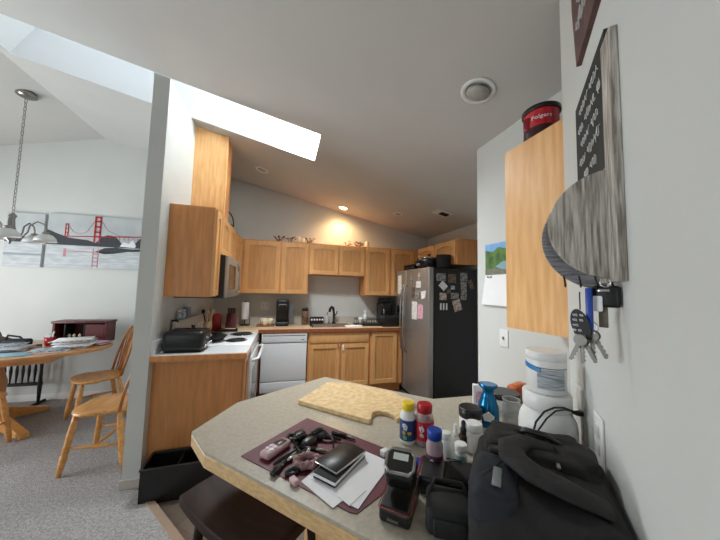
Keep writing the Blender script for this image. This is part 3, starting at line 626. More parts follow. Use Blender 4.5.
single('coffee_bag', MB().rbox(-.05, .05, -.035, .035, 0, .20, .02, 3), RED, 'red shiny food bag standing left of the knife block', 'bag', (-.76, 3.64, .911), .2, bev=0).name = 'food_bag'
t = thing('utensil_tray', 'dark wooden tray of pale utensils beside the range', 'tray', (-.62, 3.50, .911), .1)
build('tray', MB().box(-.11, .11, -.02, .06, 0, .006).box(-.11, .11, -.025, -.02, 0, .04).box(-.11, .11, .06, .065, 0, .04).box(-.115, -.11, -.025, .065, 0, .04).box(.11, .115, -.025, .065, 0, .04), DARKWOOD, t)
for k in range(4): single('wooden_spoon', MB().tube([(-.08, 0, 0), (.05, .005, .0)], .005, 8).ball((.07, .006, 0), .018, sz=(1.3, 1, .35)), CREAM, 'pale wooden spoon lying in the dark tray beside the range', 'spoon', (-.62, 3.50+.015*k, .928+.006*k), .2-.15*k, 'spoons in the tray')
t = thing('flower_pot', 'cream utensil crock left of the red food bag', 'crock', (-.84, 3.57, .911)); t.name = 'utensil_crock'
build('crock', MB().lathe([(.04, 0), (.05, .05), (.045, .12), (.041, .12), (.045, .05), (.036, .006)]), CREAM, t)
for k in range(4): build('utensil', MB().tube([(0, 0, .01), (.05*math.cos(k*1.6), .05*math.sin(k*1.6), .22)], .006, 8).ball((.053*math.cos(k*1.6), .053*math.sin(k*1.6), .235), .02, sz=(1, .5, 1.3)), [CREAM, CHAIRW, BLACK, CREAM][k], t)

# ------------------------------------------------------------ back worktop clutter
WZ = .9105
t = thing('paper_towel_holder', 'white paper towel roll on a black stand in the corner', 'paper towels', (-.505, 4.1, WZ))
build('base', MB().lathe([(.07, 0), (.07, .012), (.012, .02)]).cyl((0, 0, .01), (0, 0, .34), .006).tube([(.06, 0, .01), (.065, 0, .10)], .005), BLACK, t); build('roll', MB().lathe([(.048, .085), (.05, .09), (.05, .31), (.048, .315)]), PAPER, t)
def plate(label, loc, rz, kind, group=None):
    t = thing('wall_outlet' if kind == 'outlet' else 'light_switch', label, 'outlet' if kind == 'outlet' else 'switch', loc, rz, group)
    build('cover_plate', MB().rbox(-.036, .036, -.006, 0, -.058, .058, .003), WHITEP, t)
    if kind == 'outlet':
        for z in (-.02, .02): build('socket', MB().rbox(-.016, .016, -.009, -.005, z-.013, z+.013, .003), mat('socket_grey', (205, 205, 203), .4), t)
    else: build('toggle', MB().box(-.004, .004, -.016, -.005, -.008, .010), mat('toggle_grey', (150, 150, 150), .4), t)
    return t
t = thing('wall_outlet', 'wide white outlet plate on the back wall beside the coffee maker', 'outlet', (-.26, YB, 1.17), 0)
build('cover_plate', MB().rbox(-.06, .06, -.006, 0, -.058, .058, .003), WHITEP, t); build('socket', MB().rbox(-.04, -.01, -.009, -.005, -.03, .03, .002).rbox(.01, .04, -.009, -.005, -.03, .03, .002), mat('socket_white', (215, 215, 212), .4), t)
t = thing('coffee_maker', 'black single-cup coffee maker with a clear side tank', 'coffee maker', (-.005, 4.08, WZ))
build('base', MB().rbox(-.085, .085, -.13, .12, 0, .05, .012), BLACK, t); build('tower', MB().rbox(-.085, .085, .0, .12, .05, .30, .015), BLACK, t)
build('brew_head', MB().rbox(-.085, .085, -.12, .02, .22, .36, .02), BLACK, t); build('water_tank', MB().rbox(.09, .155, -.05, .12, .02, .30, .012), glassy('smoky_tank', (120, 125, 130), .6), t)
build('handle', MB().tube([(-.05, -.122, .26), (-.05, -.14, .30), (.05, -.14, .30), (.05, -.122, .26)], .006), CHROME, t); build('drip_tray', MB().box(-.06, .06, -.125, -.03, .05, .055), CHROME, t)
t = thing('mug', 'white patterned mug standing left of the coffee maker', 'mug', (-.17, 4.05, WZ+.014), 0, 'mugs by the coffee maker')
build('cup', MB().lathe([(.03, 0), (.038, .01), (.04, .085), (.037, .085), (.034, .01)]), CREAM, t); build('handle', MB().tube([(.038, 0, .07), (.065, 0, .06), (.065, 0, .03), (.038, 0, .02)], .005), CREAM, t)
dup(t, (-.26, 4.08, WZ+.014), 2.5, 'white patterned mug furthest left on the wooden tray'); dup(t, (-.23, 3.98, WZ+.014), 4, 'white patterned mug at the front of the wooden tray')
single('wooden_tray', MB().rbox(-.16, .07, -.10, .12, 0, .013, .004), FILLER, 'reddish wooden tray under the mugs', 'tray', (-.18, 4.03, WZ))
t = thing('pod_carousel', 'tall black glass jar of brown coffee pods right of the coffee maker', 'jar', (.315, 4.12, WZ)); t.name = 'coffee_pod_jar'
build('jar', MB().lathe([(.045, 0), (.048, .02), (.048, .19), (.04, .20)]), mat('pods', (150, 110, 80), .4, col2=(50, 30, 24), scale=40), t); build('lid', MB().lathe([(.045, .20), (.045, .235), (.015, .245)]), BLACK, t)
t = thing('dish_rack', 'small black rack of white cups behind the sink', 'rack', (.50, 4.20, WZ))
build('frame', MB().rbox(-.10, .10, -.05, .05, .0, .10, .008), BLACKM, t)
for k in range(5): build('cup', MB().cyl((-.08+.04*k, -.051, .065), (-.08+.04*k, -.058, .065), .014), PAPER, t)
t = thing('soap_dispenser', 'clear soap bottle just left of the black faucet', 'bottle', (.655, 4.19, WZ))
build('bottle', MB().lathe([(.03, 0), (.034, .02), (.034, .10), (.014, .13)]), mat('cloudy_plastic', (180, 186, 186), .3), t); build('pump', MB().tube([(0, 0, .13), (0, 0, .17), (0, -.03, .17)], .006), BLACK, t)
single('cutting_mat', MB().rbox(-.12, .12, -.05, .05, 0, .02, .004), PAPER, 'white folded towel lying at the sink front edge', 'towel', (.98, 3.80, WZ)).name = 'folded_towel'
t = thing('drying_rack', 'black dish drying rack right of the sink', 'dish rack', (1.23, 3.99, WZ))
build('tray', MB().rbox(-.18, .18, -.14, .14, 0, .02, .006), BLACK, t); mb = MB()
for k in range(9): mb.tube([(-.16+.04*k, -.13, .02), (-.16+.04*k, -.13, .09), (-.16+.04*k, .13, .09), (-.16+.04*k, .13, .02)], .003, 6)
mb.tube([(-.17, -.13, .09), (.17, -.13, .09), (.17, .13, .09), (-.17, .13, .09)], .004, 6, True); build('wires', mb, BLACK, t)
t = thing('water_bottle', 'clear glass standing upside down in the drying rack', 'glass', (1.20, 3.98, WZ+.022)); t.name = 'drinking_glass'
build('bowl', MB().lathe([(.035, 0), (.035, .12), (.028, .13), (.012, .16), (.025, .19)]), SHADE, t)
single('drinking_glass', MB().lathe([(.028, 0), (.032, .10), (.03, .10), (.026, .004)]), SHADE, 'short pale glass at the left front of the drying rack', 'glass', (1.11, 3.91, WZ+.022))
t = thing('blender_jar', 'tall black kitchen appliance in the corner beside the refrigerator', 'appliance', (1.56, 4.12, WZ)); t.name = 'kitchen_appliance'
build('body', MB().rbox(-.10, .10, -.11, .11, 0, .33, .03, 4), BLACK, t); build('lid', MB().rbox(-.08, .08, -.09, .09, .33, .40, .02), BLACK, t); build('handle', MB().tube([(-.06, -.11, .10), (-.06, -.15, .12), (-.06, -.15, .22), (-.06, -.11, .25)], .01), CHROME, t)
t = thing('toaster_oven', 'low black toaster oven between the dish rack and the corner', 'toaster oven', (1.455, 3.84, WZ))
build('body', MB().rbox(-.04, .22, -.1, .1, .01, .16, .02), BLACK, t); build('feet', MB().box(-.05, .23, -.09, .09, 0, .012), BLACKM, t)
# decor on top of the back cabinets
def leaves(loc, label, seed, n=12):
    random.seed(seed); mb = MB()
    for k in range(n):
        a = random.uniform(0, 2*PI); r = random.uniform(.02, .09); h = random.uniform(.02, .085); L_ = .035
        p = Vector((r*math.cos(a), r*math.sin(a)*.5, h)); d_ = Vector((math.cos(a), math.sin(a), random.uniform(-.2, .8))).normalized()*L_; s2 = d_.cross(Vector((0, .3, 1))).normalized()*.016
        pts = [p-d_*.6, p+s2, p+d_*.25+s2*.5, p+d_, p+d_*.25-s2*.5, p-s2]
        nn = Vector((0, -.002, .001)); n6 = len(pts)
        mb.add([tuple(v) for v in pts]+[tuple(v+nn) for v in pts], [tuple(range(6)), tuple(range(11, 5, -1))]+[(i, (i+1) % 6, 6+(i+1) % 6, 6+i) for i in range(6)])
        mb.tube([(p.x*.3, p.y*.3, .004), tuple(p)], .002, 4)
    return single('leaf_spray', mb, LEAF, label, 'dried leaves', loc, group='autumn leaf sprays on the cabinets')
CT = 2.1055
leaves((-.09, 4.10, CT), 'brown leaf spray furthest left on top of the back cabinets', 3, 16)
leaves((.06, 4.10, CT), 'brown leaf spray just left of the cream candles', 4)
leaves((.34, 4.10, CT), 'brown leaf spray right of the pair of cream candles', 5)
leaves((1.10, 4.10, CT), 'brown leaf spray just left of the right-hand cream figure', 6, 18)
leaves((.92, 4.10, CT), 'brown leaf spray furthest right on the back cabinets', 8, 9)['label'] = 'thin brown leaf spray above the short cabinets over the sink'
single('candle', MB().lathe([(.03, 0), (.03, .09), (.026, .095), (.004, .10)]), CREAM, 'cream pillar candle, left one of the close pair', 'candle', (.18, 4.10, CT)); single('candle', MB().lathe([(.026, 0), (.026, .075), (.004, .08)]), CREAM, 'shorter cream candle, right one of the close pair', 'candle', (.245, 4.10, CT))
single('figurine', MB().lathe([(.04, 0), (.045, .03), (.03, .06), (.034, .085), (.01, .10)]), CREAM, 'cream ceramic figure on the cabinets right of the leaf spray', 'figurine', (1.24, 4.10, CT))
t = thing('wicker_basket', 'tall handled dark basket on top of the partition cabinets', 'basket', (-.76, 3.76, 2.116))
build('bowl', MB().lathe([(.08, 0), (.10, .05), (.11, .11), (.105, .11), (.095, .05), (.075, .006)]), mat('dark_wicker', (88, 66, 46), .8, var=.3, scale=60), t)
build('handle', MB().tube([(0+.105*math.cos(a), 0, .10+.19*math.sin(a)) for a in [PI*i/14 for i in range(15)]], .008), mat('dark_wicker_handle', (88, 66, 46), .8), t)

# ------------------------------------------------------------ on and above the refrigerator
def fr_front(x0, x1, z0, z1): return x0, x1, z0, z1
FI = [('note_pad', 'long white shopping list pad at the far edge of the freezer door', 0.061, .20, 1.391, 1.671, 4), ('photo', 'small photo top of the fridge door beside the handle', .49, .56, 1.54, 1.67, 3),
      ('photo', 'tall narrow photo at the top middle of the fridge door', .721, .79, 1.579, 1.692, 0), ('photo', 'white figure cut-out magnet under the top middle photo', .668, .80, 1.487, 1.572, 4),
      ('photo', 'small striped photo right beside the fridge handle', .535, .62, 1.348, 1.50, 5), ('photo', 'dark photo in the middle of the fridge door', .64, .775, 1.346, 1.461, 3),
      ('note', 'white diamond-shaped note nearest the front corner of the refrigerator', .80, .93, 1.337, 1.454, 4), ('note', 'long white receipt hanging lowest on the fridge door', .552, .70, 1.064, 1.30, 4), ('note', 'pink card beside the lowest white receipt', .718, .86, 1.09, 1.27, 2)]
for k, (nm, lb, a, b_, z0, z1, ci) in enumerate(FI):
    sk = .02 if k in (2, 6) else 0
    mb = MB().hexa([(a+sk, -.003, z0), (b_-sk, -.003, z0+sk), (b_-sk, 0, z0+sk), (a+sk, 0, z0), (a-sk*.2, -.003, z1-sk), (b_, -.003, z1), (b_, 0, z1), (a-sk*.2, 0, z1-sk)])
    for v in range(len(mb.v)): mb.v[v] = (mb.v[v][0]-a, mb.v[v][1], mb.v[v][2]-z0)
    single(nm, mb, COLORS[ci], lb, 'photo' if nm == 'photo' else 'note', (1.6995, 3.97-a, z0), -PI/2, 'papers on the fridge door')
SI = [(1.802, 1.933, 1.574, 1.669, 3, 'group photo at the top left of the black fridge side'), (1.829, 1.963, 1.459, 1.57, 4, 'pale diamond-tilted card on the black fridge side'), (1.966, 2.077, 1.554, 1.664, 5, 'dark photo at the top middle of the black fridge side'),
      (2.143, 2.243, 1.583, 1.687, 3, 'photo at the top of the right-hand column on the fridge side'), (2.149, 2.232, 1.345, 1.575, 3, 'tall photo strip in the right-hand column on the fridge side'), (2.003, 2.059, 1.472, 1.519, 1, 'small pale card in the middle of the fridge side'),
      (1.848, 1.94, 1.342, 1.428, 0, 'small light photo under the diamond-tilted card'), (1.948, 2.0, 1.423, 1.478, 5, 'tiny round photo right of the diamond-tilted card'), (2.005, 2.115, 1.355, 1.431, 3, 'photo under the small pale card on the fridge side'),
      (2.04, 2.15, 1.207, 1.345, 0, 'tilted photo lowest on the black fridge side'), (1.854, 1.872, 1.219, 1.301, 4, 'left of three narrow white strips on the fridge side'), (1.894, 1.912, 1.219, 1.301, 4, 'middle of three narrow white strips on the fridge side'), (1.935, 1.954, 1.219, 1.301, 4, 'right of three narrow white strips on the fridge side'),
      (2.272, 2.33, 1.479, 1.60, 5, 'thin curved dark magnet nearest the pantry wall on the fridge side')]
for k, (a, b_, z0, z1, ci, lb) in enumerate(SI):
    w2, h2 = (b_-a)/2, (z1-z0)/2; ro = {1: .75, 9: -.3, 13: -.4}.get(k, 0)
    if k == 1: w2, h2 = w2*.75, h2*.75
    mb = MB().box(-w2, w2, -.003, 0, -h2, h2, Matrix.Rotation(ro, 4, 'Y'))
    single('photo' if k not in (10, 11, 12, 13) else 'magnet_strip', mb, COLORS[ci], lb, 'photo' if k < 10 else 'magnet', ((a+b_)/2, 2.9695, (z0+z1)/2), 0, 'photos on the fridge side')
t = thing('slow_cooker', 'black oval slow cooker with glass lid on top of the refrigerator', 'slow cooker', (1.92, 3.36, 1.741))
build('body', MB().lathe([(.12, 0), (.15, .02), (.165, .10), (.165, .14), (.155, .145)], seg=30), BLACK, t); build('lid', MB().lathe([(.155, .146), (.13, .165), (.05, .185), (.01, .188)], seg=30), glassy('lid_glass', (150, 150, 150), .5), t)
build('knob', MB().lathe([(.01, .188), (.025, .20), (.02, .215)]), BLACK, t); build('rim', MB().tube([(.16*math.cos(a), .16*math.sin(a), .147) for a in [2*PI*i/30 for i in range(30)]], .005, 6, True), CHROME, t)
build('handle', MB().rbox(-.19, -.15, -.05, .05, .09, .115, .008), BLACK, t); build('decoration', MB().box(-.166, -.160, -.05, .05, .05, .085), COLORS[3], t)
t = thing('stock_pot', 'tall black stock pot on the refrigerator right of the slow cooker', 'pot', (1.965, 3.075, 1.737))
build('pot', MB().lathe([(.075, 0), (.085, .02), (.092, .17), (.096, .175), (.086, .17), (.075, .02)], seg=28), BLACKM, t); build('handle', MB().tube([(-.03, -.088, .14), (-.03, -.11, .14), (.03, -.11, .14), (.03, -.088, .14)], .006), BLACK, t)
t = thing('baking_dish', 'low dark lidded dish on the refrigerator behind the slow cooker', 'dish', (1.90, 3.72, 1.737)); build('dish', MB().rbox(-.12, .12, -.16, .16, 0, .07, .02), BLACK, t); build('lid', MB().rbox(-.125, .125, -.165, .165, .07, .09, .008), DARKWOOD, t)

# ------------------------------------------------------------ pantry wall
t = thing('wall_calendar', 'open calendar with a green valley photo hung on the pantry wall', 'calendar', (1.426, 1.675, 1.36), -PI/2)
build('photo_page', MB().box(0, .28, -.004, 0, .215, .435), GREENL, t); build('month_page', MB().hexa([(-.03, -.016, 0), (.28, -.016, 0), (.28, -.013, 0), (-.03, -.013, 0), (0, -.004, .212), (.28, -.004, .212), (.28, -.001, .212), (0, -.001, .212)]), PAPER, t)
build('sky', MB().prism([(.0, .435), (.28, .435), (.28, .40), (.20, .385), (.13, .405), (.07, .375), (0, .395)], 0, .0008, Matrix.Translation((0, -.0045, 0)) @ RX90), mat('printed_sky', (120, 170, 220), .6, var=.1, scale=20), t)
build('lake', MB().prism([(.10, .27), (.16, .30), (.28, .31), (.28, .25), (.18, .24)], 0, .0008, Matrix.Translation((0, -.0045, 0)) @ RX90), mat('printed_lake', (130, 170, 180), .6), t)
build('rocks', MB().prism([(0, .216), (.28, .216), (.28, .24), (.12, .255), (0, .26)], 0, .0008, Matrix.Translation((0, -.0045, 0)) @ RX90), mat('printed_rock', (120, 118, 104), .7, var=.2, scale=60), t)
build('month_name', scribble(MB(), .02, .197, .05, .012, -.0075, .0012, 3), BLACK, t)
plate('small white light switch below the calendar', (1.427, 1.51, 1.147), -PI/2, 'switch')
# red coffee can on the overhead cabinet
t = thing('coffee_can', 'large red plastic coffee can with black lid on the hanging cabinet', 'can', (1.24, 1.05, 2.206), D(-72)); t.scale = (1.04, 1.04, .9)
build('body', MB().lathe([(.068, 0), (.074, .006), (.076, .02), (.074, .17), (.078, .178)], seg=40), REDM, t); build('lid', MB().lathe([(.081, .175), (.083, .178), (.083, .198), (.078, .203)], seg=40), BLACK, t)
build('label_band', MB().lathe([(.0765, .02), (.0768, .03), (.0758, .075), (.076, .08)], seg=40), mat('dark_band', (52, 12, 18), .35), t)
build('grip', MB().rbox(-.052, -.018, -.076, -.058, .07, .15, .010), mat('grip_red', (128, 12, 24), .3), t)
def curved_text(txt, size, z, R_, a0):
    mb = MB().text(txt, size, RX90, .0004)
    for i, (x, y, zz) in enumerate(mb.v):
        a = a0+x/R_; mb.v[i] = (math.sin(a)*(R_-y), -math.cos(a)*(R_-y), zz+z)
    return mb
build('brand_lettering', curved_text('Folgers', .030, .128, .0765, .42), PAPER, t); 

# ------------------------------------------------------------ near wall
WR = D(225)
def wl(s, z, n=0): return tuple(wp(s, n, z))
t = thing('wall_sign', 'burgundy wooden sign with grey lettering high on the near wall', 'sign', wl(.98, 2.10, 0), WR)
build('board', MB().prism([(0.04, 0), (.42, 0), (.42, .42), (0, .42), (0, .21)], 0, .012, RX90), mat('burgundy_board', (104, 78, 74), .7, col2=(86, 62, 60), scale=20), t)
mb = MB()
for i in range(5): scribble(mb, .06+.02*(i % 2), .35-.065*i, .30, .042, -.0128, .0030, 20+i)
build('lettering', mb, mat('grey_lettering', (176, 172, 168), .8), t)
t = thing('chalkboard', 'black chalkboard with white handwriting beside the grey plank', 'chalkboard', wl(1.0, 1.705, 0), WR)
build('slate', MB().box(0, .296, -.007, 0, 0, .297), CHALK, t)
mb = MB()
for i, (x0_, w_2) in enumerate(((.05, .20), (.03, .23), (.06, .18), (.04, .22), (.09, .14))): scribble(mb, x0_, .255-.048*i, w_2, .024, -.0076, .0008, i)
build('chalk_writing', mb, CHALKW, t)
t = thing('key_rack', 'weathered grey wooden key rack, narrow plank with a half-round shelf end', 'key rack', wl(.72, 1.475, 0), WR)
build('plank', MB().box(.018, .072, -.014, 0, 0, .485), BARN, t, bev=.002)
build('rail', MB().box(-.074, .017, -.012, 0, 0, .235), BARN, t, bev=.002)
# local x = -s from .72 ; -y = room side.  half disc stands out from the plank
def halfdisc(x0, x1, R_, zc_, squash=1):
    pts = [(0, zc_-R_)]+[(R_*math.cos(a)*squash, zc_+R_*math.sin(a)) for a in [-PI/2+PI*i/28 for i in range(29)]]+[(0, zc_+R_)]
    return MB().prism(pts[1:-1], x0, x1, Matrix(((0, 0, 1, 0), (-1, 0, 0, 0), (0, 1, 0, 0), (0, 0, 0, 1))))
build('half_round_panel', halfdisc(.008, .024, .110, .116), BARN, t, bev=.0015)
build('back_panel', halfdisc(-.068, -.058, .116, .102, 1.0), BARND, t, bev=.0015)
build('spacer', MB().box(-.060, .010, -.106, -.096, .09, .15), NICKEL, t)
mb = MB()
for n_ in (.085, .06, .035, .012): mb.tube([(.015, -n_, .012), (.026, -n_, .0), (.030, -n_, -.010), (.034, -n_, -.004)], .0018, 6)
build('hook', mb, BLACK, t)
HX = .72-.028
def hang(name, label, cat, n, z, group=None, rz=0): 
    return thing(name, label, cat, tuple(wp(HX, n, z)), WR+D(62)+rz, group)
# local -y faces the camera roughly, x to the right in view
t = hang('key_fob', 'black rounded car key fob hanging from the key rack', 'key fob', .020, 1.468)
build('shell', MB().rbox(-.024, .020, -.007, .007, -.042, .0, .006, 4), BLACK, t); build('ring', MB().tube([(.008*math.cos(a), -.008, .006+.009*math.sin(a)) for a in [2*PI*i/14 for i in range(14)]], .0012, 6, True), CHROME, t); build('button', MB().rbox(-.012, .006, -.009, -.006, -.012, -.007, .001), CHROME, t)
t = hang('lanyard', 'bright blue key strap hanging between the fob and the black tag', 'strap', .048, 1.463)
build('strap', MB().rbox(-.005, .006, -.004, .004, -.088, .0, .002), BLUE, t); build('clip', MB().rbox(-.004, .005, -.005, .005, -.10, -.086, .002), BLACK, t)
t = hang('key_tag', 'black oval tag with white lettering hanging left of the blue strap', 'tag', .062, 1.455)
build('disc', MB().lathe([(.030, -.002), (.031, 0), (.030, .002)], Matrix.Translation((0, 0, -.066)) @ Matrix.Rotation(D(-14), 4, 'Y') @ Matrix.Diagonal((.50, 1, 1.05, 1)) @ RX90, 28), BLACK, t)
mb = MB()
for i in range(5): scribble(mb, -.012, -.046-.010*i, .022, .0045, -.0033, .0004, 40+i)
build('lettering', mb, PAPER, t); build('cord', MB().tube([(0, 0, 0), (0, 0, -.035)], .0012), BLACK, t)
def keys(n, z, label, seed, k_=3):
    random.seed(seed); t = hang('key_bunch', label, 'keys', n, z)
    build('ring', MB().tube([(.011*math.cos(a), 0, -.011+.011*math.sin(a)) for a in [2*PI*i/18 for i in range(18)]], .0011, 6, True), CHROME, t)
    for i in range(k_):
        M_ = Matrix.Translation((.002*i, -.004*i, -.02)) @ Matrix.Rotation(D(-26+24*i), 4, 'Y')
        mb = MB().lathe([(.011, -.001), (.011, .001)], M_ @ Matrix.Translation((0, 0, -.008)) @ RX90, 16)
        mb.hexa([(-.0035, -.001, -.052), (.002, -.001, -.052), (.002, .001, -.052), (-.0035, .001, -.052), (-.0035, -.001, -.017), (.0035, -.001, -.017), (.0035, .001, -.017), (-.0035, .001, -.017)], M_)
        for j in range(4): mb.box(.002, .0042, -.001, .001, -.048+.008*j, -.044+.008*j, M_)
        build('key', mb, NICKEL, t)
    return t
keys(.062, 1.388, 'bunch of three steel keys hanging lowest below the blue strap', 2)
keys(.046, 1.398, 'bunch of just two keys hanging right of the three-key bunch', 5, 2)
t = hang('wristlet', 'tan canvas key strap hanging behind the black fob', 'strap', .030, 1.462); build('strap', MB().rbox(-.006, .008, .006, .010, -.075, 0, .001), mat('tan_webbing', (120, 114, 100), .8), t)
t = hang('luggage_tag', 'small white tag hanging between the blue strap and the fob', 'tag', .042, 1.448); build('tag', MB().rbox(.0, .014, .002, .004, -.030, 0, .003), PAPER, t)
plate('white outlet plate on the near wall closest to the camera', wl(.875, 1.105), WR, 'outlet')
t = thing('wall_outlet', 'tall white outlet plate with a charger cable beside the tubs', 'outlet', wl(1.10, 1.08), WR)
build('cover_plate', MB().rbox(-.036, .036, -.006, 0, -.085, .085, .003), WHITEP, t); build('socket', MB().rbox(-.016, .016, -.009, -.005, .01, .04, .003), WHITEP, t)

# ------------------------------------------------------------ peninsula clutter
PZ = .9302
def on(name, label, cat, x, y, rz=0, z=PZ, group=None): return thing(name, label, cat, (x, y, z), rz, group)
# cutting board with a handle shaped by two bites
OSB = mat('printed_board', (236, 212, 164), .5, col2=(216, 176, 122), scale=42, detail=9, stretch=(1, 1.6, 1))
bp = [(.082, 1.279), (.248, 1.488), (.33, 1.465), (.415, 1.409), (.50, 1.33), (.545, 1.285), (.556, 1.268), (.548, 1.238), (.575, 1.205), (.594, 1.175), (.590, 1.145), (.572, 1.128), (.545, 1.095), (.505, 1.052), (.468, 1.024), (.448, 1.022), (.448, 1.052), (.430, 1.080), (.405, 1.098), (.378, 1.096), (.362, 1.078), (.352, 1.048), (.339, 1.032), (.29, 1.078)]
single('cutting_board', MB().prism([(x-.3, y-1.25) for x, y in bp], 0, .018), OSB, 'pale patterned wooden cutting board with a bitten handle cut-out', 'cutting board', (.3, 1.25, PZ), bev=.002)
single('placemat', MB().prism([(-.105-.15, .932-.88), (.111-.15, 1.135-.88), (.425-.15, .775-.88), (.185-.15, .64-.88), (.17-.15, .648-.88)], 0, .0022), BURG, 'burgundy rectangular placemat lying near the counter edge', 'placemat', (.15, .88, PZ))
MZ = PZ+.0026
def flat(name, label, cat, poly, z, th, m, grp=None, bev=0):
    cx = sum(p[0] for p in poly)/len(poly); cy = sum(p[1] for p in poly)/len(poly)
    return single(name, MB().prism([(x-cx, y-cy) for x, y in poly], 0, th), m, label, cat, (cx, cy, z), 0, grp, bev)
flat('paper_sheet', 'long white letter sheet sticking out left under the others', 'paper', [(.066, .776), (.150, .850), (.25, .74), (.133, .668)], MZ, .0008, PAPER, 'papers on the placemat')
flat('paper_sheet', 'large white sheet lying under the black phone', 'paper', [(.225, .922), (.333, .792), (.190, .650), (.172, .668), (.082, .790)], MZ+.001, .0008, PAPER, 'papers on the placemat')
flat('envelope', 'white envelope peeking out at the papers\' lower edge', 'envelope', [(.150, .70), (.20, .73), (.225, .70), (.172, .662)], MZ+.002, .0015, PAPER, 'papers on the placemat')
t = on('notebook', 'black-edged notebook lying directly beneath the phone', 'notebook', .178, .800, D(0), MZ+.004)
npoly = [(-.08, -.02), (.045, .085), (.085, .035), (-.03, -.075)]
build('cover', MB().prism(npoly, 0, .002).prism(npoly, .012, .0135), BLACKM, t); build('pages', MB().prism([(x*.97, y*.97) for x, y in npoly], .002, .012), PAPER, t)
t = on('smartphone', 'black smartphone lying dark on the white papers', 'phone', .184, .820, D(37), MZ+.0185)
build('frame', MB().rbox(-.068, .068, -.042, .042, 0, .008, .003), CHROME, t); build('screen', MB().rbox(-.066, .066, -.040, .040, .0075, .0088, .0006, 1), mat('phone_glass', (26, 27, 28), .4), t)
t = on('remote_control', 'pale pink handheld remote with round buttons on the placemat', 'remote', -.003, .928, D(46), MZ)
build('shell', MB().rbox(-.050, .050, -.021, .021, 0, .022, .010, 4), PINK, t); build('screen', MB().rbox(.0, .036, -.013, .013, .0215, .023, .0006, 1), mat('lcd_grey', (60, 58, 56), .3), t)
for x, y in ((-.012, -.008), (-.012, .008), (-.028, -.008), (-.028, .008)): build('button', MB().lathe([(.0055, .021), (.0055, .0245)], cx=x, cy=y, seg=14), PAPER, t)
t = on('scrunchie', 'mauve crinkled hair scrunchie beside the papers', 'scrunchie', .085, .842, 0, MZ)
build('ring', MB().tube([((.026+.003*math.sin(9*a))*math.cos(a), (.026+.003*math.sin(9*a))*math.sin(a), .012+.002*math.sin(7*a)) for a in [2*PI*i/60 for i in range(60)]], [.010+.0025*math.sin(11*2*PI*i/60) for i in range(60)], 8, True), SCRUNCH, t)
def brush(x, y, rz, label, L_=.15):
    t = on('hair_brush', label, 'brush', x, y, rz, MZ)
    build('handle', MB().tube([(-L_/2, 0, .008), (0, 0, .009), (.02, 0, .010)], [.005, .0075, .006], 10), BLACK, t); build('head', MB().ball((L_/2-.02, 0, .012), .030, sz=(1.15, .75, .38)), BLACK, t); return t
brush(.055, .905, D(40), 'black slim brush lying diagonally across the placemat', .16)
brush(.065, .958, D(75), 'round black brush at the back of the placemat', .10); brush(.165, .962, D(150), 'black round-headed brush right behind the papers', .10)
t = on('sunglasses', 'black sunglasses with glossy lenses amid the placemat clutter', 'sunglasses', .105, .965, D(20), MZ)
for s_ in (-1, 1):
    build('lens', MB().ball((s_*.032, 0, .018), .024, sz=(1, .25, .75)), SCREEN, t); build('temple', MB().tube([(s_*.058, 0, .02), (s_*.06, -.05, .012), (s_*.045, -.085, .005)], .0028), BLACK, t)
build('bridge', MB().tube([(-.012, 0, .022), (.012, 0, .022)], .003), BLACK, t)
for x, y, a, L_, m_, lb in ((.03, .865, 50, .13, BLACK, 'black mascara tube lying nearest the pink remote'), (.06, .885, 35, .10, CHROME, 'silver metal tube among the black brushes'), (.112, .905, -25, .09, BLACK, 'black pen pointing at the papers'), (.105, .925, 70, .09, CHROME, 'shiny silver stick at the back of the placemat clutter'), (.222, .962, -40, .09, BLACK, 'thin black pen sticking out over the placemat far edge'), (.01, .835, 60, .06, BLACKM, 'short black stick near the placemat front edge')):
    t = on('makeup_tube', lb, 'tube', x, y, D(a), MZ); build('barrel', MB().tube([(-L_/2, 0, .0065), (L_*.1, 0, .0065)], .0062, 10), m_, t); build('cap', MB().tube([(L_*.1, 0, .0065), (L_/2, 0, .0065)], [.0058, .0045], 10), BLACK if m_ is CHROME else NICKEL, t)
single('lip_balm', MB().rbox(-.008, .008, -.014, .014, 0, .014, .003), PINK, 'tiny pink block at the placemat front edge by the papers', 'lip balm', (.048, .772, MZ), D(30))
single('nail_polish', MB().rbox(-.014, .014, -.008, .008, 0, .014, .004), mat('rose_plastic', (150, 84, 92), .3), 'small rose-coloured clip at the back corner of the placemat', 'clip', (.145, .988, MZ), D(50)).name = 'hair_clip'
single('hair_clip', MB().tube([(-.02, 0, .006), (0, .008, .012), (.02, 0, .006)], .006, 8).tube([(-.02, 0, .006), (0, -.008, .005), (.02, 0, .006)], .005, 8), BLACK, 'small black hair clip near the scrunchie and the brush', 'clip', (.045, .81, MZ), D(10))
single('hair_clip', MB().tube([(-.022, 0, .006), (0, .01, .014), (.022, 0, .006)], .006, 8).tube([(-.02, 0, .006), (0, -.01, .005), (.02, 0, .006)], .005, 8), BLACKM, 'dark hair clip behind the pink remote', 'clip', (.045, .985, MZ), D(40))
single('hair_tie', MB().tube([(.02*math.cos(a), .014*math.sin(a), .005) for a in [2*PI*i/24 for i in range(24)]], .0035, 6, True), SCRUNCH, 'thin mauve hair tie between the papers and the black brushes', 'hair tie', (.17, .955, MZ))
for x, y, a, lb in ((.325, .832, 20, 'white plastic plug block on the far edge of the placemat'), (.358, .822, -20, 'small white plug right beside the larger white block')):
    t = on('usb_plug', lb, 'plug', x, y, D(a), MZ if x < .33 else PZ+.002); build('block', MB().rbox(-.012, .012, -.010, .010, 0, .018, .003), WHITEP, t); build('prong', MB().box(.012, .02, -.004, .004, .006, .011), CHROME, t)
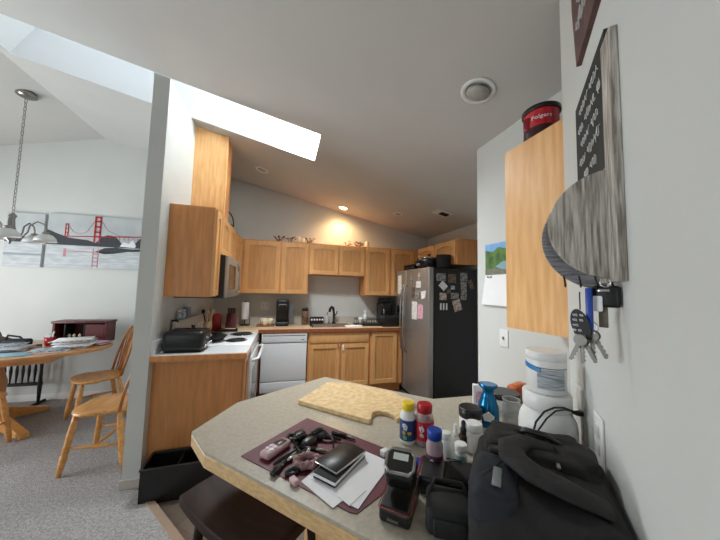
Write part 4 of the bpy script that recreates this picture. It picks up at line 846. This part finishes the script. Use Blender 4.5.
single('bottle_cap_lid', MB().rbox(-.03, .03, -.02, .02, 0, .012, .004), BLUE, 'flat blue plastic case behind the silver-framed gadget', 'case', (.405, .775, PZ), D(-38)).name = 'plastic_case'
# gadget dock and gadget
t = on('charging_dock', 'black charging dock with a red trim line at the counter front', 'dock', .283, .625, D(-39))
build('base', MB().hexa([(-.036, -.045, 0), (.036, -.045, 0), (.036, .065, 0), (-.036, .065, 0), (-.036, -.045, .032), (.036, -.045, .032), (.036, .065, .05), (-.036, .065, .05)]), BLACK, t, bev=.007)
build('red_trim', MB().tube([(-.0365, .03, .042), (-.0365, -.043, .032), (-.034, -.0455, .0315), (.034, -.0455, .0315), (.0365, -.043, .032), (.0365, .03, .042)], .0012, 6), mat('dark_red_line', (140, 34, 28), .4), t)
build('badge', MB().box(-.015, .010, -.0465, -.0445, .008, .014), NICKEL, t)
t = thing('gadget', 'black rounded device with a silver-framed display standing in the dock', 'device', (.300, .648, .990), 0, None, (D(30), 0, D(-33)))
build('body', MB().rbox(-.037, .037, -.032, .036, .0, .060, .016, 4), BLACK, t)
fr_ = [(-.024, -.030), (.024, -.030), (.036, -.018), (.036, .018), (.024, .030), (-.024, .030), (-.036, .018), (-.036, -.018)]
build('display_frame', MB().tube([(x*.92, y*.92+.002, .0605) for x, y in fr_], .0042, 8, True), NICKEL, t); build('display', MB().prism([(x*.84, y*.84+.002) for x, y in fr_], .058, .0612), SCREEN, t)
build('lcd', MB().box(-.018, .018, .004, .020, .061, .0622), mat('lcd_pale', (200, 206, 196), .4), t)
t = on('battery_case', 'black case with a red edge behind the silver-framed gadget', 'case', .405, .69, D(-36)); build('shell', MB().rbox(-.03, .035, -.05, .05, 0, .045, .008), BLACK, t); build('red_edge', MB().tube([(-.0305, -.045, .04), (-.0305, .045, .04)], .0018, 6), RED, t)
t = on('pouch', 'flat black zipped pouch behind the black camera strap', 'pouch', .478, .672, D(-20)); build('body', MB().rbox(-.055, .055, -.042, .042, 0, .038, .014, 4), FABRIC, t); build('zipper', MB().tube([(-.05, -.0425, .022), (.05, -.0425, .022)], .0018, 6), BLACK, t)
t = on('camera', 'black camera-shaped bag lying between the dock and the backpack', 'bag', .375, .562, D(-30)); t.name = 'hard_case'
build('body', MB().rbox(-.050, .050, -.045, .045, 0, .060, .016, 4), BLACKM, t); build('front_pocket', MB().rbox(-.035, .035, -.052, -.04, .008, .045, .006), BLACKM, t); build('strap', MB().tube([(-.048, 0, .05), (-.03, .03, .075), (.03, .035, .072), (.052, .0, .045)], .005, 8), BLACKM, t)
random.seed(12)
pts = [(.43, .79, .936), (.47, .80, .936), (.50, .765, .94), (.52, .72, .955), (.50, .69, .972), (.47, .70, .975), (.50, .73, .95), (.545, .70, .936), (.56, .66, .936)]
single('charging_cable', MB().tube([(x-.5, y-.72, z-PZ) for x, y, z in pts], .0022, 6), BLACK, 'thin black cable looping over the black pouch', 'cable', (.5, .72, PZ))
# bottles
def bottle(name, label, cat, x, y, prof, m, capprof, capm, band=None, bandm=None, group=None, rz=0, word=None, extra=None):
    t = on(name, label, cat, x, y, rz, PZ, group); build('body', MB().lathe(prof), m, t); build('cap', MB().lathe(capprof), capm, t)
    if band: build('label', MB().lathe(band), bandm, t)
    if extra: build(extra[0], MB().lathe(extra[1]), extra[2], t)
    if word:
        R_ = band[0][0]+.0006
        for q_, (w_2, sz, z, wm) in enumerate(word):
            mb = scribble(MB(), -w_2/2, 0, w_2, sz, 0, sz*.09, int(x*1000)+q_)
            for i, (x_, y_, z_) in enumerate(mb.v): a = x_/R_; mb.v[i] = (math.sin(a)*(R_-y_), -math.cos(a)*(R_-y_), z_+z)
            build('lettering', mb, wm, t)
    return t
bottle('pill_bottle', 'white pill bottle with yellow cap and blue label', 'bottle', .432, .892, [(.024, 0), (.027, .004), (.027, .09), (.022, .102), (.017, .108)], WHITEP, [(.0175, .106), (.020, .108), (.020, .128), (.018, .132)], YEL, [(.0274, .014), (.0276, .016), (.0276, .078), (.0274, .08)], mat('navy_label', (28, 66, 120), .5), rz=D(-28), word=[(.030, .022, .060, PAPER), (.034, .011, .040, YEL), (.026, .014, .025, mat('lime_text', (150, 200, 80), .5))])
bottle('pill_bottle', 'clear gummy bottle with red cap and red label', 'bottle', .482, .866, [(.027, 0), (.031, .006), (.031, .088), (.027, .102), (.022, .108)], CLEAR, [(.024, .106), (.026, .108), (.026, .130), (.023, .134)], RED, [(.0314, .022), (.0316, .024), (.0316, .080), (.0314, .082)], LABELR, rz=D(-28), word=[(.034, .018, .060, PAPER), (.030, .012, .040, PAPER)], extra=('gummies', [(.026, .003), (.029, .01), (.029, .085), (.01, .09)], mat('red_gummies', (150, 20, 40), .4, var=.4, scale=60)))
bottle('pill_bottle', 'clear bottle of dark gummies with blue cap in front', 'bottle', .437, .726, [(.021, 0), (.024, .005), (.024, .080), (.020, .092), (.017, .097)], CLEAR, [(.0185, .095), (.021, .097), (.021, .118), (.019, .121)], BLUE, [(.0243, .016), (.0245, .018), (.0245, .055), (.0243, .057)], mat('wine_label', (80, 30, 60), .5), rz=D(-30), word=[(.024, .012, .042, PAPER), (.020, .012, .030, PAPER)], extra=('gummies', [(.018, .003), (.0225, .01), (.0225, .084), (.01, .088)], mat('pink_gummies', (170, 70, 110), .4, col2=(80, 20, 44), scale=50)))
bottle('pill_bottle', 'small plain white pill bottle right behind the blue-capped bottle', 'bottle', .508, .778, [(.016, 0), (.018, .003), (.018, .055), (.014, .062)], WHITEP, [(.0155, .06), (.0165, .062), (.0165, .078), (.014, .080)], WHITEP)
bottle('pill_bottle', 'short white-capped bottle standing nearest the black pouch', 'bottle', .531, .735, [(.015, 0), (.017, .003), (.017, .040), (.014, .046)], WHITEP, [(.0165, .045), (.018, .047), (.018, .064), (.016, .066)], WHITEP, [(.0173, .006), (.0175, .008), (.0175, .034), (.0173, .036)], mat('mint_label', (150, 190, 190), .5))
bottle('pill_bottle', 'wide white pill bottle leaning toward the backpack', 'bottle', .622, .792, [(.024, 0), (.027, .004), (.027, .058), (.022, .066)], WHITEP, [(.024, .065), (.026, .067), (.026, .088), (.023, .091)], WHITEP)
bottle('dropper_bottle', 'clear small spray bottle with a white nozzle', 'bottle', .552, .792, [(.012, 0), (.014, .003), (.014, .05), (.008, .058)], CLEAR, [(.008, .057), (.008, .07), (.005, .072), (.005, .092)], WHITEP)
bottle('dropper_bottle', 'dark dropper bottle with a black rubber bulb', 'bottle', .592, .806, [(.013, 0), (.015, .003), (.015, .045), (.009, .054)], mat('amber_glass', (60, 36, 24), .15), [(.010, .053), (.010, .068), (.006, .072), (.007, .088), (.003, .094)], BLACK)
bottle('cosmetic_jar', 'white jar with a wide black lid beside the blue bottle', 'jar', .705, .918, [(.036, 0), (.040, .004), (.040, .045), (.036, .05)], WHITEP, [(.041, .048), (.042, .05), (.042, .078), (.039, .081)], BLACK)
bottle('supplement_tub', 'large white tub with a flat black lid behind the blue bottle', 'tub', .985, 1.045, [(.055, 0), (.06, .005), (.06, .045), (.056, .05)], WHITEP, [(.062, .048), (.064, .050), (.064, .068), (.060, .072)], BLACK)
t = on('hairspray_bottle', 'metallic blue hourglass bottle among the jars', 'bottle', .795, .928); t.scale = (1.15, 1.15, 1); build('body', MB().lathe([(.030, 0), (.034, .004), (.034, .055), (.032, .075), (.022, .11), (.017, .125), (.020, .138), (.030, .150), (.031, .156), (.026, .158)]), TEAL, t)
build('label', MB().prism([(-.014, .03), (.014, .03), (.018, .05), (0, .066), (-.018, .05)], 0, .002, Matrix.Rotation(D(-38), 4, 'Z') @ Matrix.Translation((0, -.034, 0)) @ RX90), PAPER, t)
t = on('glass_jar', 'empty clear glass jar between the blue bottle and white tubs', 'jar', .885, .905); build('glass', MB().lathe([(.030, 0), (.034, .004), (.034, .075), (.03, .088), (.032, .10), (.029, .10), (.027, .088), (.031, .075), (.031, .006)]), glassy('jar_glass', (190, 195, 195), .35), t); build('rim', MB().tube([(.0315*math.cos(a), .0315*math.sin(a), .10) for a in [2*PI*i/24 for i in range(24)]], .002, 6, True), CLEAR, t)
t = on('carton', 'thin white medicine carton standing behind the blue bottle', 'box', .868, 1.055, D(-30)); build('box', MB().box(-.035, .035, -.012, .012, 0, .105), PAPER, t); build('print', MB().box(-.025, .01, -.0128, -.0118, .03, .08), COLORS[2], t)
single('snack_bag', MB().rbox(-.06, .06, -.03, .03, 0, .075, .02, 4), mat('orange_foil', (220, 130, 30), .35, col2=(190, 50, 30), scale=14), 'crumpled orange and red snack bag behind the tubs', 'snack bag', (1.13, 1.115, PZ), D(20))
single('snack_bag', MB().rbox(-.045, .045, -.02, .02, 0, .19, .018, 4), mat('yellow_foil', (214, 190, 40), .35, col2=(120, 80, 50), scale=10), 'yellow bag edge showing between the tubs and the near wall', 'snack bag', (1.10, .90, PZ), D(40))
# protein tubs
cx_, cy_ = .792, .674
t = on('protein_tub', 'large round white supplement tub, lower one of the stack', 'tub', cx_, cy_, D(-48)); t.scale = (1, 1, 1.07)
build('body', MB().lathe([(.070, 0), (.075, .005), (.076, .02), (.076, .115), (.073, .135), (.062, .158), (.058, .165)], seg=44), WHITEP, t); build('cap', MB().lathe([(.062, .164), (.064, .167), (.064, .203), (.061, .207)], seg=44), WHITEP, t)
build('label', MB().lathe([(.0763, .02), (.0766, .022), (.0766, .05), (.0763, .052)], seg=44), NAVY, t)
t = on('protein_tub', 'white supplement tub with blue band and fact label, upper one stacked', 'tub', cx_, cy_, D(-48), PZ+.222); t.scale = (1, 1, .94)
build('body', MB().lathe([(.048, 0), (.052, .004), (.053, .10), (.051, .104)], seg=44), WHITEP, t); build('cap', MB().lathe([(.052, .103), (.0535, .106), (.0535, .126), (.051, .130)], seg=44), WHITEP, t)
def arc_band(R_, a0, a1, z0, z1, m, par, name, slope=0):
    mb = MB(); n = 14; vs = []; fs = []
    for i in range(n+1):
        a = a0+(a1-a0)*i/n; dz = slope*(i/n)
        for (r, z) in ((R_, z0+dz), (R_+.0008, z0+dz), (R_+.0008, z1+dz), (R_, z1+dz)): vs.append((math.sin(a)*r, -math.cos(a)*r, z))
    for i in range(n):
        for k in range(4): fs.append((i*4+k, i*4+(k+1) % 4, (i+1)*4+(k+1) % 4, (i+1)*4+k))
    fs += [(0, 1, 2, 3), (n*4+3, n*4+2, n*4+1, n*4)]
    build(name, mb.add(vs, fs), m, par)
arc_band(.0532, -1.5, -.25, .078, .094, mat('sky_blue_band', (40, 130, 190), .4), t, 'blue_band', -.012)
arc_band(.0532, -.45, .95, .018, .078, LABELT, t, 'fact_panel'); arc_band(.0534, -.45, 1.2, .081, .083, BLACK, t, 'rule_line')
pc = [(.667, .616, 1.05), (.678, .610, 1.10), (.70, .603, 1.128), (.73, .598, 1.138), (.77, .602, 1.132), (.82, .612, 1.112)]
pc2 = [(.664, .612, 1.05), (.682, .603, 1.085), (.70, .597, 1.112), (.73, .595, 1.130), (.77, .600, 1.128), (.82, .612, 1.112)]
o = thing('power_cable', 'black looped charger cord reaching to the tall outlet plate', 'cable', (.82, .612, 1.112))
sh = lambda L: [(a-.82, b-.612, c-1.112) for a, b, c in L]
build('cord', MB().tube(sh(pc), .0026, 8), BLACK, o); build('cord', MB().tube(sh(pc2), .0022, 8), BLACK, o)
build('plug', MB().tube(sh([(.815, .611, 1.112), (.85, .624, 1.10), (.888, .640, 1.09)]), [.005, .008, .010], 8), BLACK, o)

# ------------------------------------------------------------ backpack
t = thing('backpack', 'large black padded backpack lying on the counter against the near wall', 'backpack', tuple(wp(.73, .137, PZ)), D(45))
# local x = along wall (away from camera), local y = towards the room
def soft(x0, x1, y0, y1, z0, z1, e=.42, nu=40, nv=22, amp=.004, seed=0, flat_bottom=True):
    random.seed(seed); vs = []; fs = []; ph_ = [random.uniform(0, 6) for _ in range(6)]
    cx, cy, cz = (x0+x1)/2, (y0+y1)/2, (z0+z1)/2; a_, b_, c_ = (x1-x0)/2, (y1-y0)/2, (z1-z0)/2
    sp = lambda v, p: math.copysign(abs(v)**p, v)
    for j in range(nv+1):
        v = -PI/2+PI*j/nv
        for i in range(nu):
            u = 2*PI*i/nu
            x = sp(math.cos(v), e)*sp(math.cos(u), e); y = sp(math.cos(v), e)*sp(math.sin(u), e); z = sp(math.sin(v), e*1.3)
            k = 1+amp/.1*(math.sin(5*u+ph_[0]+3*v)*.5+math.sin(9*u+ph_[1]-4*v)*.3+math.sin(7*v+ph_[2])*.4)
            vs.append((cx+a_*x*(k if abs(x) < .95 else 1), cy+b_*y*(k if abs(y) < .95 else 1), cz+c_*z*(k if z > 0 else 1)))
    for j in range(nv):
        for i in range(nu): fs.append((j*nu+i, j*nu+(i+1) % nu, (j+1)*nu+(i+1) % nu, (j+1)*nu+i))
    return MB().add(vs, fs, None, True)
build('main_compartment', soft(-.16, .16, -.135, .13, 0, .15, .40, amp=.006), FABRIC, t)
build('top_pocket', soft(-.01, .15, -.12, .115, .08, .175, .5, amp=.010, seed=3), FABRIC, t)
build('front_panel', soft(-.155, .0, .035, .124, .08, .160, .45, seed=5), NAVY, t)
build('shoulder_strap', MB().tube([(.045, -.03, .172), (.035, .02, .178), (-.005, .05, .178), (-.05, .045, .176), (-.08, .01, .172), (-.09, -.04, .166), (-.085, -.10, .15)], [.018, .024, .028, .030, .030, .028, .022], 12, flat=.38), FABRIC2, t)
build('carry_handle', MB().tube([(.075, -.05, .168), (.065, -.02, .188), (.07, .02, .188), (.09, .04, .168)], .007, 8), BLACK, t)
build('zipper', MB().tube([(.15, .10, .12), (.10, .122, .125), (0, .126, .125), (-.10, .124, .125), (-.15, .10, .125)], .003, 6), BLACK, t)
build('zipper_pull', MB().rbox(-.02, .0, -.04, -.032, .160, .167, .002), NICKEL, t)
build('name_tag', MB().rbox(-.135, -.075, .065, .081, .158, .1615, .001, 1), mat('grey_tag', (120, 128, 128), .5), t)
build('buckle', MB().rbox(-.02, .01, .07, .095, .158, .166, .004), BLACK, t)
